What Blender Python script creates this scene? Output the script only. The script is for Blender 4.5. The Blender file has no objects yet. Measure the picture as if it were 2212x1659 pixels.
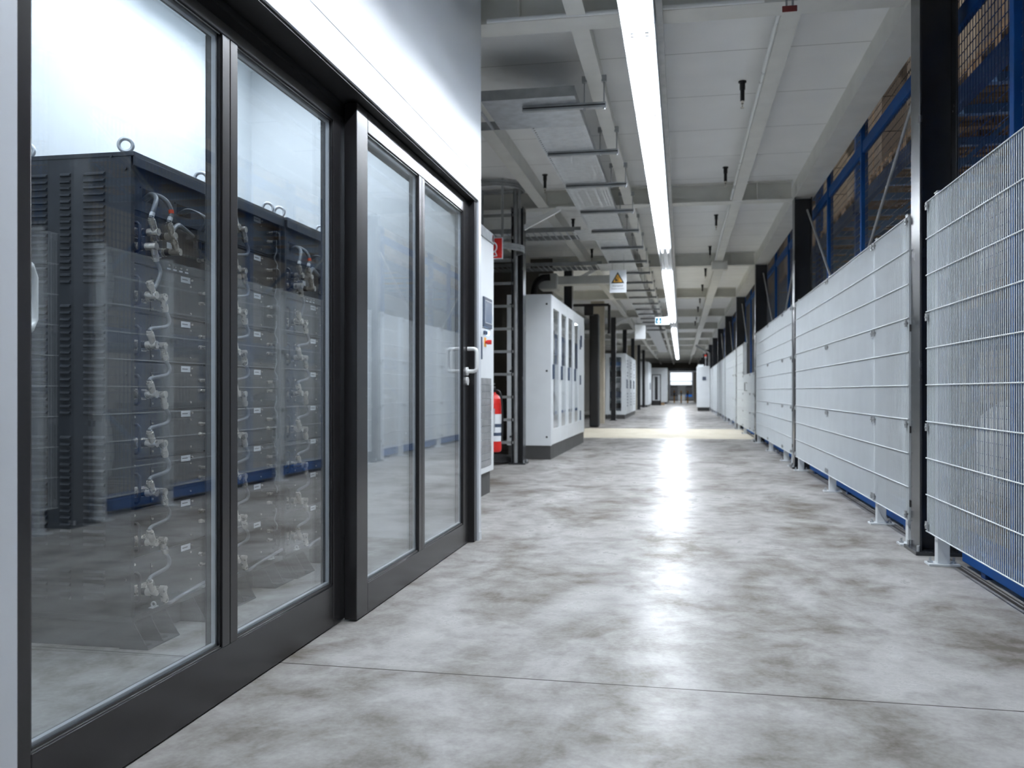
import bpy, math, random
from mathutils import Vector, Matrix
random.seed(7)
SC = bpy.context.scene
COL = SC.collection

# ------------------------------------------------------------------ materials
def lin(c):
    return tuple(((x/255.0)/12.92 if x/255.0 <= .04045 else ((x/255.0+.055)/1.055)**2.4) for x in c)

def P(name, rgb, rough=.5, metal=0.0, var=.08, scale=6.0, spec=.5, coat=0.0, rvar=.08, bump=0.0, stretch=None):
    m = bpy.data.materials.new(name); m.use_nodes = True
    nt = m.node_tree; N = nt.nodes; L = nt.links
    b = N['Principled BSDF']
    tc = N.new('ShaderNodeTexCoord'); mp = N.new('ShaderNodeMapping')
    if stretch: mp.inputs['Scale'].default_value = stretch
    L.new(tc.outputs['Object'], mp.inputs['Vector'])
    nz = N.new('ShaderNodeTexNoise'); nz.inputs['Scale'].default_value = scale; nz.inputs['Detail'].default_value = 4
    L.new(mp.outputs['Vector'], nz.inputs['Vector'])
    cr = N.new('ShaderNodeValToRGB'); c = lin(rgb)
    cr.color_ramp.elements[0].position = .3; cr.color_ramp.elements[1].position = .7
    cr.color_ramp.elements[0].color = (*[x*(1-var) for x in c], 1)
    cr.color_ramp.elements[1].color = (*[min(1, x*(1+var)) for x in c], 1)
    L.new(nz.outputs['Fac'], cr.inputs['Fac']); L.new(cr.outputs['Color'], b.inputs['Base Color'])
    mr = N.new('ShaderNodeMapRange'); mr.inputs['To Min'].default_value = max(.02, rough-rvar); mr.inputs['To Max'].default_value = min(1, rough+rvar)
    L.new(nz.outputs['Fac'], mr.inputs['Value']); L.new(mr.outputs['Result'], b.inputs['Roughness'])
    b.inputs['Metallic'].default_value = metal
    b.inputs['Specular IOR Level'].default_value = spec
    b.inputs['Coat Weight'].default_value = coat
    if bump:
        bp = N.new('ShaderNodeBump'); bp.inputs['Strength'].default_value = bump; bp.inputs['Distance'].default_value = .004
        L.new(nz.outputs['Fac'], bp.inputs['Height']); L.new(bp.outputs['Normal'], b.inputs['Normal'])
    return m

def EM(name, rgb, s):
    m = bpy.data.materials.new(name); m.use_nodes = True
    nt = m.node_tree; b = nt.nodes['Principled BSDF']
    c = lin(rgb)
    b.inputs['Base Color'].default_value = (*c, 1)
    b.inputs['Emission Color'].default_value = (*c, 1); b.inputs['Emission Strength'].default_value = s
    m.cycles.emission_sampling = 'NONE'
    return m

def glass_mat(name, tint=(.968, .976, .98)):
    m = bpy.data.materials.new(name); m.use_nodes = True
    nt = m.node_tree; N = nt.nodes; L = nt.links
    N.remove(N['Principled BSDF']); out = N['Material Output']
    geo = N.new('ShaderNodeNewGeometry'); mx = N.new('ShaderNodeMix')
    mx.inputs['A'].default_value = 1.5; mx.inputs['B'].default_value = 1/1.5
    L.new(geo.outputs['Backfacing'], mx.inputs['Factor'])
    fr = N.new('ShaderNodeFresnel'); L.new(mx.outputs['Result'], fr.inputs['IOR'])
    tr = N.new('ShaderNodeBsdfTransparent'); tr.inputs['Color'].default_value = (*tint, 1)
    gl = N.new('ShaderNodeBsdfGlossy'); gl.inputs['Roughness'].default_value = .0
    gl.inputs['Color'].default_value = (1, 1, 1, 1)
    ms = N.new('ShaderNodeMixShader')
    L.new(fr.outputs['Fac'], ms.inputs['Fac']); L.new(tr.outputs['BSDF'], ms.inputs[1]); L.new(gl.outputs['BSDF'], ms.inputs[2])
    L.new(ms.outputs['Shader'], out.inputs['Surface'])
    return m

def area(parent, x, y0, y1, z, w, power, rgb=(242, 248, 255)):
    """the light given off by a lamp: as wide and long as its tubes or diffuser, facing down"""
    l = bpy.data.lights.new('lamp_light', 'AREA'); l.shape = 'RECTANGLE'; l.size = w; l.size_y = y1-y0
    l.energy = power; l.color = lin(rgb)
    o = bpy.data.objects.new('lamp_light', l); COL.objects.link(o); o.parent = parent
    o.location = Vector((x, (y0+y1)/2, z))-worg(parent)
    return o

def node_math(N, L, op, a, b=None, c=None):
    n = N.new('ShaderNodeMath'); n.operation = op
    for i, v in enumerate((a, b, c)):
        if v is None: continue
        if isinstance(v, (int, float)): n.inputs[i].default_value = v
        else: L.new(v, n.inputs[i])
    return n.outputs[0]

def floor_mat():
    m = bpy.data.materials.new('polished concrete'); m.use_nodes = True
    nt = m.node_tree; N = nt.nodes; L = nt.links; b = N['Principled BSDF']
    tc = N.new('ShaderNodeTexCoord'); sx = N.new('ShaderNodeSeparateXYZ'); L.new(tc.outputs['Object'], sx.inputs[0])
    X, Y = sx.outputs[0], sx.outputs[1]
    def noise(s, d, rough=.55, st=(1, 1, 1), dist=0):
        mp = N.new('ShaderNodeMapping'); mp.inputs['Scale'].default_value = st; L.new(tc.outputs['Object'], mp.inputs[0])
        n = N.new('ShaderNodeTexNoise'); n.inputs['Scale'].default_value = s; n.inputs['Detail'].default_value = d
        n.inputs['Roughness'].default_value = rough; n.inputs['Distortion'].default_value = dist
        L.new(mp.outputs[0], n.inputs['Vector']); return n.outputs['Fac']
    n1 = noise(1.3, 6, .6, (1.4, .8, 1), .6); n2 = noise(6, 8, .65, (1, 1, 1), .3); n3 = noise(60, 4, .6)
    mixv = node_math(N, L, 'ADD', node_math(N, L, 'MULTIPLY', n1, .55), node_math(N, L, 'ADD', node_math(N, L, 'MULTIPLY', n2, .35), node_math(N, L, 'MULTIPLY', n3, .10)))
    cr = N.new('ShaderNodeValToRGB'); e = cr.color_ramp.elements
    e[0].position = .38; e[0].color = (*lin((104, 98, 90)), 1)
    e[1].position = .62; e[1].color = (*lin((178, 177, 175)), 1)
    k = cr.color_ramp.elements.new(.50); k.color = (*lin((148, 146, 143)), 1)
    L.new(mixv, cr.inputs['Fac'])
    # saw-cut joints across the aisle, the slab joint along the fence
    yy = node_math(N, L, 'ADD', Y, node_math(N, L, 'MULTIPLY', X, .019))
    def line(v, c, w):
        return node_math(N, L, 'LESS_THAN', node_math(N, L, 'ABSOLUTE', node_math(N, L, 'SUBTRACT', v, c)), w)
    j = line(yy, 2.806, .0035)
    for c in (8.35, 13.9, 19.4, 25.0): j = node_math(N, L, 'MAXIMUM', j, line(yy, c, .004))
    j = node_math(N, L, 'MAXIMUM', j, line(X, 1.405, .010))
    j = node_math(N, L, 'MAXIMUM', j, line(X, 1.43, .005))
    mx = N.new('ShaderNodeMix'); mx.data_type = 'RGBA'; mx.inputs['B'].default_value = (*lin((70, 66, 62)), 1)
    # hard-trowelled strip that was never polished
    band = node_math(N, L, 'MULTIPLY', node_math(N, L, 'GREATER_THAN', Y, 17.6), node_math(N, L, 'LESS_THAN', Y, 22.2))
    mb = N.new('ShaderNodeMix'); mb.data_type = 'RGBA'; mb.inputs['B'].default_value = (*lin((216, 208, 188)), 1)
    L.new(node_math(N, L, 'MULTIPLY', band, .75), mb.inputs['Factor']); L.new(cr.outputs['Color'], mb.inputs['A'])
    L.new(j, mx.inputs['Factor']); L.new(mb.outputs['Result'], mx.inputs['A']); L.new(mx.outputs['Result'], b.inputs['Base Color'])
    r = N.new('ShaderNodeMapRange'); r.inputs['From Min'].default_value = .35; r.inputs['From Max'].default_value = .65
    r.inputs['To Min'].default_value = .42; r.inputs['To Max'].default_value = .24
    L.new(mixv, r.inputs['Value'])
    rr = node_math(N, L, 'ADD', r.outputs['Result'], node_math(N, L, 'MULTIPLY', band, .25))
    L.new(rr, b.inputs['Roughness'])
    bp = N.new('ShaderNodeBump'); bp.inputs['Strength'].default_value = .12; bp.inputs['Distance'].default_value = .002
    L.new(n2, bp.inputs['Height']); L.new(bp.outputs['Normal'], b.inputs['Normal'])
    b.inputs['Specular IOR Level'].default_value = .03
    return m

def ceiling_mat():
    m = P('ceiling panels', (240, 241, 241), .7, var=.03, scale=2)
    nt = m.node_tree; N = nt.nodes; L = nt.links; b = N['Principled BSDF']
    tc = N.new('ShaderNodeTexCoord'); sx = N.new('ShaderNodeSeparateXYZ'); L.new(tc.outputs['Object'], sx.inputs[0])
    f = node_math(N, L, 'FRACT', node_math(N, L, 'DIVIDE', node_math(N, L, 'ADD', sx.outputs[1], -5.84+20*1.02), 1.02))
    ln = node_math(N, L, 'LESS_THAN', f, .006)
    src = b.inputs['Base Color'].links[0].from_socket
    mx = N.new('ShaderNodeMix'); mx.data_type = 'RGBA'; mx.inputs['B'].default_value = (*lin((130, 130, 128)), 1)
    L.new(ln, mx.inputs['Factor']); L.new(src, mx.inputs['A']); L.new(mx.outputs['Result'], b.inputs['Base Color'])
    return m

def perforated_mat():
    """galvanised sheet punched with rows of slots: the slots are open"""
    m = P('perforated galvanised sheet', (222, 226, 229), .45, .2, var=.12, scale=14)
    nt = m.node_tree; N = nt.nodes; L = nt.links; b = N['Principled BSDF']; out = N['Material Output']
    tc = N.new('ShaderNodeTexCoord'); sx = N.new('ShaderNodeSeparateXYZ'); L.new(tc.outputs['Object'], sx.inputs[0])
    X, Y = sx.outputs[0], sx.outputs[1]
    def win(v, per, off, lo, hi):
        f = node_math(N, L, 'FRACT', node_math(N, L, 'ADD', node_math(N, L, 'DIVIDE', v, per), off))
        return node_math(N, L, 'MULTIPLY', node_math(N, L, 'GREATER_THAN', f, lo), node_math(N, L, 'LESS_THAN', f, hi))
    def rng(v, lo, hi):
        return node_math(N, L, 'MULTIPLY', node_math(N, L, 'GREATER_THAN', v, lo), node_math(N, L, 'LESS_THAN', v, hi))
    thin = node_math(N, L, 'MULTIPLY', node_math(N, L, 'MULTIPLY', win(X, .10, 0, .12, .88), rng(X, .06, .36)), win(Y, .052, 0, .0, .28))
    sq = node_math(N, L, 'MULTIPLY', node_math(N, L, 'MAXIMUM', rng(X, .012, .026), node_math(N, L, 'MAXIMUM', rng(X, .376, .39), rng(X, .407, .421))), win(Y, .06, .2, .2, .6))
    h = node_math(N, L, 'MAXIMUM', thin, sq)
    tr = N.new('ShaderNodeBsdfTransparent'); ms = N.new('ShaderNodeMixShader')
    L.new(h, ms.inputs['Fac']); L.new(b.outputs[0], ms.inputs[1]); L.new(tr.outputs[0], ms.inputs[2]); L.new(ms.outputs[0], out.inputs['Surface'])
    return m

M = dict(
 white_wall=P('white coated panel', (212, 217, 223), .32, var=.02, scale=2),
 plaster=P('pale plaster', (222, 225, 226), .8, var=.05, scale=2.5, bump=.1),
 gap=P('dark joint', (40, 44, 50), .8),
 anth=P('anthracite aluminium', (43, 42, 44), .25, .2, var=.03, scale=3, spec=.7, rvar=.02),
 black=P('matt black', (22, 22, 25), .55, var=.1),
 alu=P('bare aluminium', (214, 220, 226), .34, .35, var=.02, scale=3, rvar=.02),
 rack=P('black powder coat', (50, 53, 58), .45, var=.10, scale=18, bump=.03),
 rackp=P('blue grey panel', (78, 84, 94), .42, var=.08, scale=15),
 module=P('dark module front', (44, 46, 50), .40, var=.12, scale=25),
 nickel=P('brushed nickel', (214, 208, 198), .28, .7, var=.08, scale=40),
 cable=P('grey cable', (120, 124, 128), .42, var=.08, scale=20),
 cable_d=P('dark cable', (38, 40, 44), .45),
 orange=P('orange tape', (225, 78, 30), .5),
 label=P('white label', (226, 230, 234), .5, var=.02),
 ink=P('grey ink', (110, 112, 116), .6),
 inkd=P('dark ink', (40, 42, 46), .6),
 galv=P('galvanised steel', (196, 200, 204), .38, .6, var=.16, scale=12),
 galvd=P('dull galvanised steel', (166, 169, 171), .45, .6, var=.18, scale=9),
 column=P('dark steel paint', (52, 54, 58), .25, .1, var=.1, scale=5, spec=.6),
 beam=P('pale grey steel paint', (222, 222, 217), .5, var=.06, scale=4),
 fence=P('white powder coated wire', (212, 218, 221), .35, var=.03, scale=5),
 post=P('pale grey post paint', (206, 211, 214), .4, var=.05, scale=8),
 blue=P('blue rack paint', (18, 76, 142), .6, var=.1, spec=.2, scale=6),
 blued=P('deep blue rack paint', (20, 60, 112), .5, var=.1, scale=6),
 bluel=P('worn pale blue paint', (96, 132, 178), .45, var=.1, scale=6),
 cabw=P('light grey cabinet paint', (228, 233, 236), .35, var=.03, scale=4),
 plinth=P('plinth grey', (74, 74, 74), .5),
 display=P('display glass', (120, 134, 156), .2, var=.05),
 displayf=P('display frame', (70, 82, 102), .4),
 dullred=P('dull red plastic', (120, 44, 42), .5),
 red=P('signal red', (205, 36, 30), .4, var=.04),
 yellow=P('warning orange', (232, 170, 60), .5, var=.03),
 concrete=P('beige concrete', (176, 168, 152), .85, var=.1, scale=5, bump=.15),
 darkwall=P('dark wall', (104, 99, 92), .8, var=.12, scale=2),
 grwall=P('grey wall', (150, 148, 142), .8, var=.08, scale=2),
 carton=P('brown cardboard', (158, 146, 130), .85, var=.14, scale=5, bump=.1),
 cartond=P('dark cardboard', (124, 113, 102), .85, var=.16, scale=5, bump=.1),
 wood=P('pallet wood', (146, 122, 94), .8, var=.22, scale=9, stretch=(1, .15, 4), bump=.15),
 sack=P('white woven sack', (224, 224, 220), .7, var=.05, scale=30, bump=.2),
 tube_off=P('unlit tube glass', (225, 228, 230), .15, var=.02),
 refl=P('white reflector', (240, 242, 244), .3, var=.02),
 plastic=P('white plastic', (238, 240, 240), .3, var=.02, coat=.3),
 fl_floor=floor_mat(), ceil=ceiling_mat(), perf=perforated_mat(),
 glass=glass_mat('window glass'), glassc=glass_mat('cabinet glass', (.985, .988, .99)),
 lamp=EM('lit fluorescent tube', (242, 248, 255), 3.0),
 lamp2=EM('lit lamp diffuser', (240, 247, 255), 2.0),
 exitlit=EM('lit sign face', (232, 246, 255), 1.2),
 exitg=EM('lit sign teal', (20, 92, 120), .5),
 led=EM('blue white indicator', (150, 200, 255), 3.0),
 signalr=EM('red signal lens', (230, 70, 40), .1),
 meshg=P('weathered mesh wire', (104, 104, 106), .5, .3, var=.1),
)

# ------------------------------------------------------------------ mesh builder
class MB:
    def __init__(s): s.v = []; s.f = []; s.sm = []; s.mi = []; s.m = 0
    def add(s, vs, fs, smooth=False):
        o = len(s.v); s.v += [Vector(p) for p in vs]
        for f in fs: s.f.append([i+o for i in f]); s.sm.append(smooth); s.mi.append(s.m)
        return s
    def box(s, x0, x1, y0, y1, z0, z1):
        v = [(x, y, z) for z in (z0, z1) for y in (y0, y1) for x in (x0, x1)]
        return s.add(v, [(0, 2, 3, 1), (4, 5, 7, 6), (0, 1, 5, 4), (2, 6, 7, 3), (0, 4, 6, 2), (1, 3, 7, 5)])
    def bar(s, p0, p1, w, h, up=(0, 0, 1)):
        p0, p1 = Vector(p0), Vector(p1); d = (p1-p0).normalized(); up = Vector(up)
        if abs(d.dot(up)) > .99: up = Vector((1, 0, 0))
        a = d.cross(up).normalized()*w/2; b = a.cross(d).normalized()*h/2
        v = [q+i*a+j*b for q in (p0, p1) for i, j in ((-1, -1), (1, -1), (1, 1), (-1, 1))]
        return s.add(v, [(3, 2, 1, 0), (4, 5, 6, 7), (0, 1, 5, 4), (1, 2, 6, 5), (2, 3, 7, 6), (3, 0, 4, 7)])
    def cyl(s, p0, p1, r, n=12, r2=None, caps=True):
        p0, p1 = Vector(p0), Vector(p1); d = (p1-p0).normalized()
        up = Vector((0, 0, 1)) if abs(d.z) < .9 else Vector((1, 0, 0))
        a = d.cross(up).normalized(); b = d.cross(a); r2 = r if r2 is None else r2
        ring = lambda p, q: [p+q*(math.cos(t)*a+math.sin(t)*b) for t in (2*math.pi*i/n for i in range(n))]
        A, B = ring(p0, r), ring(p1, r2)
        s.add(A+B, [(i, i+n, (i+1) % n+n, (i+1) % n) for i in range(n)], True)
        if caps:
            s.add(A, [tuple(range(n))]); s.add(B, [tuple(reversed(range(n)))])
        return s
    def tube(s, pts, r, n=8, closed=False):
        pts = [Vector(p) for p in pts]; k = len(pts); V = []; a = None
        for i, p in enumerate(pts):
            q0 = pts[i-1] if (i > 0 or closed) else p
            q1 = pts[(i+1) % k] if (i < k-1 or closed) else p
            d = (q1-q0).normalized()
            if a is None:
                up = Vector((0, 0, 1)) if abs(d.z) < .9 else Vector((1, 0, 0)); a = d.cross(up).normalized()
            a = (a-d*a.dot(d)).normalized(); b = d.cross(a)
            V += [p+r*(math.cos(t)*a+math.sin(t)*b) for t in (2*math.pi*j/n for j in range(n))]
        F = []
        for i in range(k if closed else k-1):
            i2 = (i+1) % k
            F += [(i*n+j, i*n+(j+1) % n, i2*n+(j+1) % n, i2*n+j) for j in range(n)]
        s.add(V, F, True)
        if not closed:
            s.add(V[:n], [tuple(reversed(range(n)))]); s.add(V[-n:], [tuple(range(n))])
        return s
    def prism(s, pts, vec):
        a = [Vector(p) for p in pts]; vec = Vector(vec); n = len(a); b = [p+vec for p in a]
        return s.add(a+b, [tuple(range(n)), tuple(reversed(range(n, 2*n)))]+[(i, i+n, (i+1) % n+n, (i+1) % n) for i in range(n)])
    def ring(s, c, ax, R, r, n=24, k=8):
        c = Vector(c); ax = Vector(ax).normalized(); up = Vector((0, 0, 1)) if abs(ax.z) < .9 else Vector((1, 0, 0))
        a = ax.cross(up).normalized(); b = ax.cross(a)
        return s.tube([c+R*(math.cos(t)*a+math.sin(t)*b) for t in (2*math.pi*i/n for i in range(n))], r, k, True)
    def build(s, name, mat, parent=None, loc=None, bevel=0):
        me = bpy.data.meshes.new(name)
        o = worg(parent)
        if loc is not None: o = o+Vector(loc)
        me.from_pydata([tuple(v-o) for v in s.v], [], s.f)
        me.polygons.foreach_set('use_smooth', s.sm)
        for mm in (mat if isinstance(mat, (list, tuple)) else [mat]): me.materials.append(M[mm] if isinstance(mm, str) else mm)
        me.polygons.foreach_set('material_index', s.mi)
        me.update()
        ob = bpy.data.objects.new(name, me); COL.objects.link(ob)
        if parent is not None: ob.parent = parent
        if loc is not None: ob.location = loc
        if bevel:
            bv = ob.modifiers.new('bevel', 'BEVEL'); bv.width = bevel; bv.segments = 2; bv.limit_method = 'ANGLE'
        return ob

def worg(p):
    o = Vector((0, 0, 0))
    while p is not None: o = o+p.location; p = p.parent
    return o

def tag(o, label=None, cat=None, group=None, kind=None):
    if label: o['label'] = label
    if cat: o['category'] = cat
    if group: o['group'] = group
    if kind: o['kind'] = kind
    return o
def thing(name, loc, label, cat, group=None):
    o = bpy.data.objects.new(name, None); COL.objects.link(o); o.location = loc; o.empty_display_size = .1
    return tag(o, label, cat, group)
def struct(name, mb, mat, label=None, bevel=0):
    return tag(mb.build(name, mat, None, None, bevel), label, None, None, 'structure')
def copy_tree(o, parent=None):
    c = o.copy(); COL.objects.link(c)
    if parent is not None: c.parent = parent
    for ch in list(o.children): copy_tree(ch, c)
    return c
def arc(c, r, a0, a1, n, plane='xz'):
    out = []
    for i in range(n+1):
        t = math.radians(a0+(a1-a0)*i/n); u, w = r*math.cos(t), r*math.sin(t)
        out.append((c[0]+u, c[1], c[2]+w) if plane == 'xz' else ((c[0], c[1]+u, c[2]+w) if plane == 'yz' else (c[0]+u, c[1]+w, c[2])))
    return out
def smooth(pts, n=6):
    """Catmull-Rom through the points"""
    P_ = [Vector(p) for p in pts]; P_ = [2*P_[0]-P_[1]]+P_+[2*P_[-1]-P_[-2]]; out = []
    for i in range(1, len(P_)-2):
        a, b, c, d = P_[i-1:i+3]
        for j in range(n):
            t = j/n
            out.append(.5*((2*b)+(c-a)*t+(2*a-5*b+4*c-d)*t*t+(3*b-a-3*c+d)*t**3))
    out.append(P_[-2]); return out
def text(body, size, loc, rot, mat, parent, align='CENTER'):
    cu = bpy.data.curves.new('lettering', 'FONT'); cu.body = body; cu.size = size; cu.align_x = align; cu.extrude = .0005
    cu.materials.append(M[mat]); tmp = bpy.data.objects.new('lettering', cu); COL.objects.link(tmp)
    me = bpy.data.meshes.new_from_object(tmp.evaluated_get(bpy.context.evaluated_depsgraph_get())); bpy.data.objects.remove(tmp)
    o = bpy.data.objects.new('lettering', me); COL.objects.link(o)
    o.parent = parent; o.location = Vector(loc)-worg(parent); o.rotation_euler = rot
    return o
ORD = ['nearest', 'second nearest', 'third', 'fourth', 'fifth', 'sixth', 'seventh', 'eighth', 'ninth', 'tenth', 'eleventh', 'twelfth',
       'thirteenth', 'fourteenth', 'fifteenth', 'sixteenth', 'seventeenth', 'eighteenth', 'nineteenth', 'twentieth', 'twenty-first', 'twenty-second', 'twenty-third', 'twenty-fourth', 'twenty-fifth', 'twenty-sixth', 'twenty-seventh', 'twenty-eighth', 'twenty-ninth', 'thirtieth']
for t_ in ('thirty', 'forty', 'fifty'):
    ORD += [t_+'-'+u for u in ('first', 'second', 'third', 'fourth', 'fifth', 'sixth', 'seventh', 'eighth', 'ninth')]+['next']

# ------------------------------------------------------------------ camera
cam = bpy.data.cameras.new('camera'); co = bpy.data.objects.new('camera', cam); COL.objects.link(co)
F_PX = 1950.0; TH = math.atan((1472-1106)/F_PX)
cam.sensor_fit = 'HORIZONTAL'; cam.sensor_width = 36; cam.lens = F_PX/2212*36; cam.shift_y = 15.5/2212
cam.clip_start = .05; cam.clip_end = 300
co.location = (0, 0, .91); co.rotation_euler = (math.pi/2, 0, TH)
cam.dof.use_dof = True; cam.dof.focus_distance = 2.9; cam.dof.aperture_fstop = 5.0
SC.camera = co
YC = [5.46+5.67*k for k in range(-2, 13)]           # structural grid lines along the aisle
HC = 3.43

# ------------------------------------------------------------------ shell
struct('floor', MB().box(-4.4, 14, -9, 110, -.2, 0), 'fl_floor', 'polished concrete floor')
struct('ceiling', MB().box(-4.4, 1.5, -9, 92, HC, HC+.1), 'ceil', 'pale ceiling panels over the aisle')
struct('wall_back', MB().box(-4.4, 14, -9.2, -9, 0, 9), 'grwall')
struct('wall_right', MB().box(13.8, 14, -9, 110, 0, 9), 'grwall')
struct('roof', MB().box(-4.4, 14, -9, 92, 9, 9.1), 'grwall')
struct('wall_left', MB().box(-4.4, -4.2, -9, 92, 0, HC), 'darkwall')
# enclosure (white room with the sliding doors)
XW = -1.213
w = MB()
w.box(-1.33, XW, -3, 3.505, 2.07, 2.208); w.box(-1.33, XW, 3.508, 5.43, 2.07, 2.208)
w.box(-1.33, XW, -3, 5.43, 2.2105, HC); w.box(-1.33, XW, -3, 1.48, 0, 2.07); w.box(-1.33, XW, 5.365, 5.43, 0, 2.07)
struct('wall_enclosure', w, 'white_wall', 'white wall panels above and beside the sliding glass doors', .0015)
struct('wall_enclosure_end', MB().box(-2.8, -1.33, 5.36, 5.43, 0, HC), 'plaster')
struct('wall_enclosure_rear', MB().box(-2.8, -2.7, -.2, 5.36, 0, HC), 'plaster')
struct('wall_enclosure_near', MB().box(-2.7, -1.33, -.2, -.1, 0, HC), 'plaster')
struct('ceiling_enclosure', MB().box(-2.7, -1.33, -.1, 5.36, 2.95, 3.0), 'plaster')
struct('baseboard_enclosure', MB().box(XW-.002, XW+.003, 5.37, 5.43, 0, .05), 'white_wall')
struct('trim_1', MB().box(-1.39, -1.325, 1.3, 5.36, 1.995, 2.072).box(-1.33, -1.222, 1.3, 5.36, 2.058, 2.0705).box(-1.325, -1.315, 1.3, 3.36, 2.03, 2.04), 'black', 'black sliding track under the white lintel')
struct('trim_2', MB().box(-1.31, -1.225, 5.30, 5.3645, 0, 2.057), 'anth', 'dark door jamb at the end of the sliding doors', .003)
# other walls on the left beyond the enclosure
struct('wall_partition', MB().box(-4.2, -2.4, 16.9, 17.1, 0, HC), 'darkwall')
struct('wall_pier', MB().box(-2.5, -2.13, 25.3, 25.6, 0, HC), 'concrete')
struct('wall_pier_far', MB().box(-2.7, -2.2, 45.6, 46.0, 0, HC), 'concrete')
struct('wall_end', MB().box(-4.2, -1.05, 78, 78.2, 0, HC).box(1.25, 14, 78, 78.2, 0, 9).box(-1.05, 1.25, 78, 78.2, 2.75, HC), 'darkwall')
struct('wall_hall_end', MB().box(-8, 8, 100, 100.2, 0, 8), 'white_wall')
struct('column_concrete', MB().box(-2.75, -2.32, 9.35, 9.65, 0, HC), 'concrete', 'beige concrete pier behind the control cabinet')

# ceiling steel
for i, y in enumerate(YC):
    if y < -8: continue
    y += .15
    b = MB().box(-4.2, 1.3, y-.1, y+.1, 3.2, 3.214).box(-4.2, 1.3, y-.006, y+.006, 3.214, HC).box(-4.2, 1.3, y-.1, y+.1, HC-.014, HC)
    for x in (1.18,):
        for z in (3.26, 3.37): b.cyl((x, y-.03, z), (x, y-.006, z), .018, 8)
    for x in (-1.0, .9): b.box(x-.005, x+.005, y-.095, y-.006, 3.214, HC-.014)
    struct('ceiling_beam', b, 'beam', 'pale grey transverse ceiling beam')
def purlin(x0, x1, ys=-8, ye=78):
    xm = (x0+x1)/2
    b = MB().box(x0, x1, ys, ye, 3.205, 3.217).box(xm-.025, xm+.025, ys, ye, 3.217, HC-.001)
    struct('ceiling_purlin', b, 'beam', 'pale grey ceiling purlin running along the aisle')
for x0, x1 in ((-.69, -.575), (.60, .715), (-1.76, -1.63), (-2.9, -2.78)): purlin(x0, x1)
struct('ceiling_edge_beam', MB().box(1.312, 1.53, -8, 78, 3.19, 3.205).box(1.345, 1.37, -8, 78, 3.205, HC+.2).box(1.312, 1.53, -8, 78, HC+.2, HC+.215).box(1.37, 1.5, -8, 78, HC+.0, HC+.2), 'beam', 'pale grey edge beam above the fence')

# ------------------------------------------------------------------ sliding glass doors
def door(name, label, xf, y0, y1, z0, z1, stiles, railb, railt, thick):
    """frame members, two double-glazed panes with aluminium spacers; xf is the corridor-side face"""
    root = tag(bpy.data.objects.new(name, None), label, None, None, 'structure'); COL.objects.link(root); root.location = (xf, y0, 0)
    xb = xf-thick
    (a0, a1), (b0, b1), (c0, c1) = stiles
    MB().box(xb, xf, a0, a1, z0, z1).build('stile', 'anth', root, None, .003)
    bm = (b0+b1)/2
    MB().box(xb, xf, b0, bm-.0015, railb, railt).box(xb, xf, bm+.0015, b1, railb, railt).box(xb, xf-.004, bm-.002, bm+.002, railb, railt).build('mullion', 'anth', root, None, .003)
    MB().box(xb, xf, c0, c1, z0, z1).build('stile', 'anth', root, None, .003)
    MB().box(xb, xf, a1, c0, z0, railb).box(xb, xf-.003, a1, c0, railb, railb+.004).build('bottom_rail', 'anth', root, None, .003)
    MB().box(xb, xf, a1, c0, railt, z1).build('top_rail', 'anth', root, None, .003)
    for p0, p1 in ((a1, b0), (b1, c0)):
        zb, zt = railb+.004, railt
        bd = MB()
        for yy0, yy1, zz0, zz1 in ((p0, p1, zb, zb+.006), (p0, p1, zt-.006, zt), (p0, p0+.006, zb, zt), (p1-.006, p1, zb, zt)):
            bd.box(xf-.0118, xf-.005, yy0, yy1, zz0, zz1)
        bd.build('glazing_bead', 'anth', root)
        sp = MB()
        for yy0, yy1, zz0, zz1 in ((p0+.002, p1-.002, zb+.002, zb+.012), (p0+.002, p1-.002, zt-.012, zt-.002), (p0+.002, p0+.012, zb+.012, zt-.012), (p1-.012, p1-.002, zb+.012, zt-.012)):
            sp.box(xf-.029, xf-.0165, yy0, yy1, zz0, zz1)
        sp.build('spacer', 'alu', root)
        g = MB().box(xf-.016, xf-.012, p0+.002, p1-.002, zb+.002, zt-.002).build('glass_pane', 'glass', root)
        g = MB().box(xf-.0335, xf-.0295, p0+.002, p1-.002, zb+.002, zt-.002).build('glass_pane', 'glass', root)
    return root
d1 = door('door_1', 'left sliding glass door leaf in dark frame with the battery racks behind it', -1.318, 1.40, 3.42, .006, 1.993,
          ((1.40, 1.648), (2.436, 2.529), (3.295, 3.42)), .160, 1.955, .055)
d2 = door('door_2', 'right sliding glass door leaf in dark frame with white handle', -1.258, 3.385, 5.30, .006, 2.05,
          ((3.385, 3.512), (4.245, 4.345), (5.155, 5.30)), .128, 1.965, .052)
def d_handle(parent, x, y, z0, z1, sgn, lock):
    h = MB(); r = .0115
    ymid = y+.018*0
    px = x+sgn*.062
    pts = [(x+sgn*.004, y, z0)]+[(x+sgn*.04, y, z0)]+arc((x+sgn*.04, y, z0+.022), .022, -90 if sgn > 0 else 270, 0 if sgn > 0 else 180, 5)[1:]
    pts += [(px, y, z1-.022)]+arc((x+sgn*.04, y, z1-.022), .022, 0 if sgn > 0 else 180, 90, 5)[1:]+[(x+sgn*.006, y, z1)]
    h.tube(pts, r, 12)
    hd = h.build('door_handle', 'plastic', parent); hd['label'] = 'white tubular pull handle'
    MB().cyl((x, y, z0), (x+sgn*.009, y, z0), .025, 24).build('rose', 'plastic', hd)
    if lock: MB().cyl((x, y, z0-.058), (x+sgn*.010, y, z0-.058), .025, 24).build('lock_rose', 'plastic', hd)
d_handle(d2, -1.258, 5.235, 1.028, 1.162, 1, True)
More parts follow.
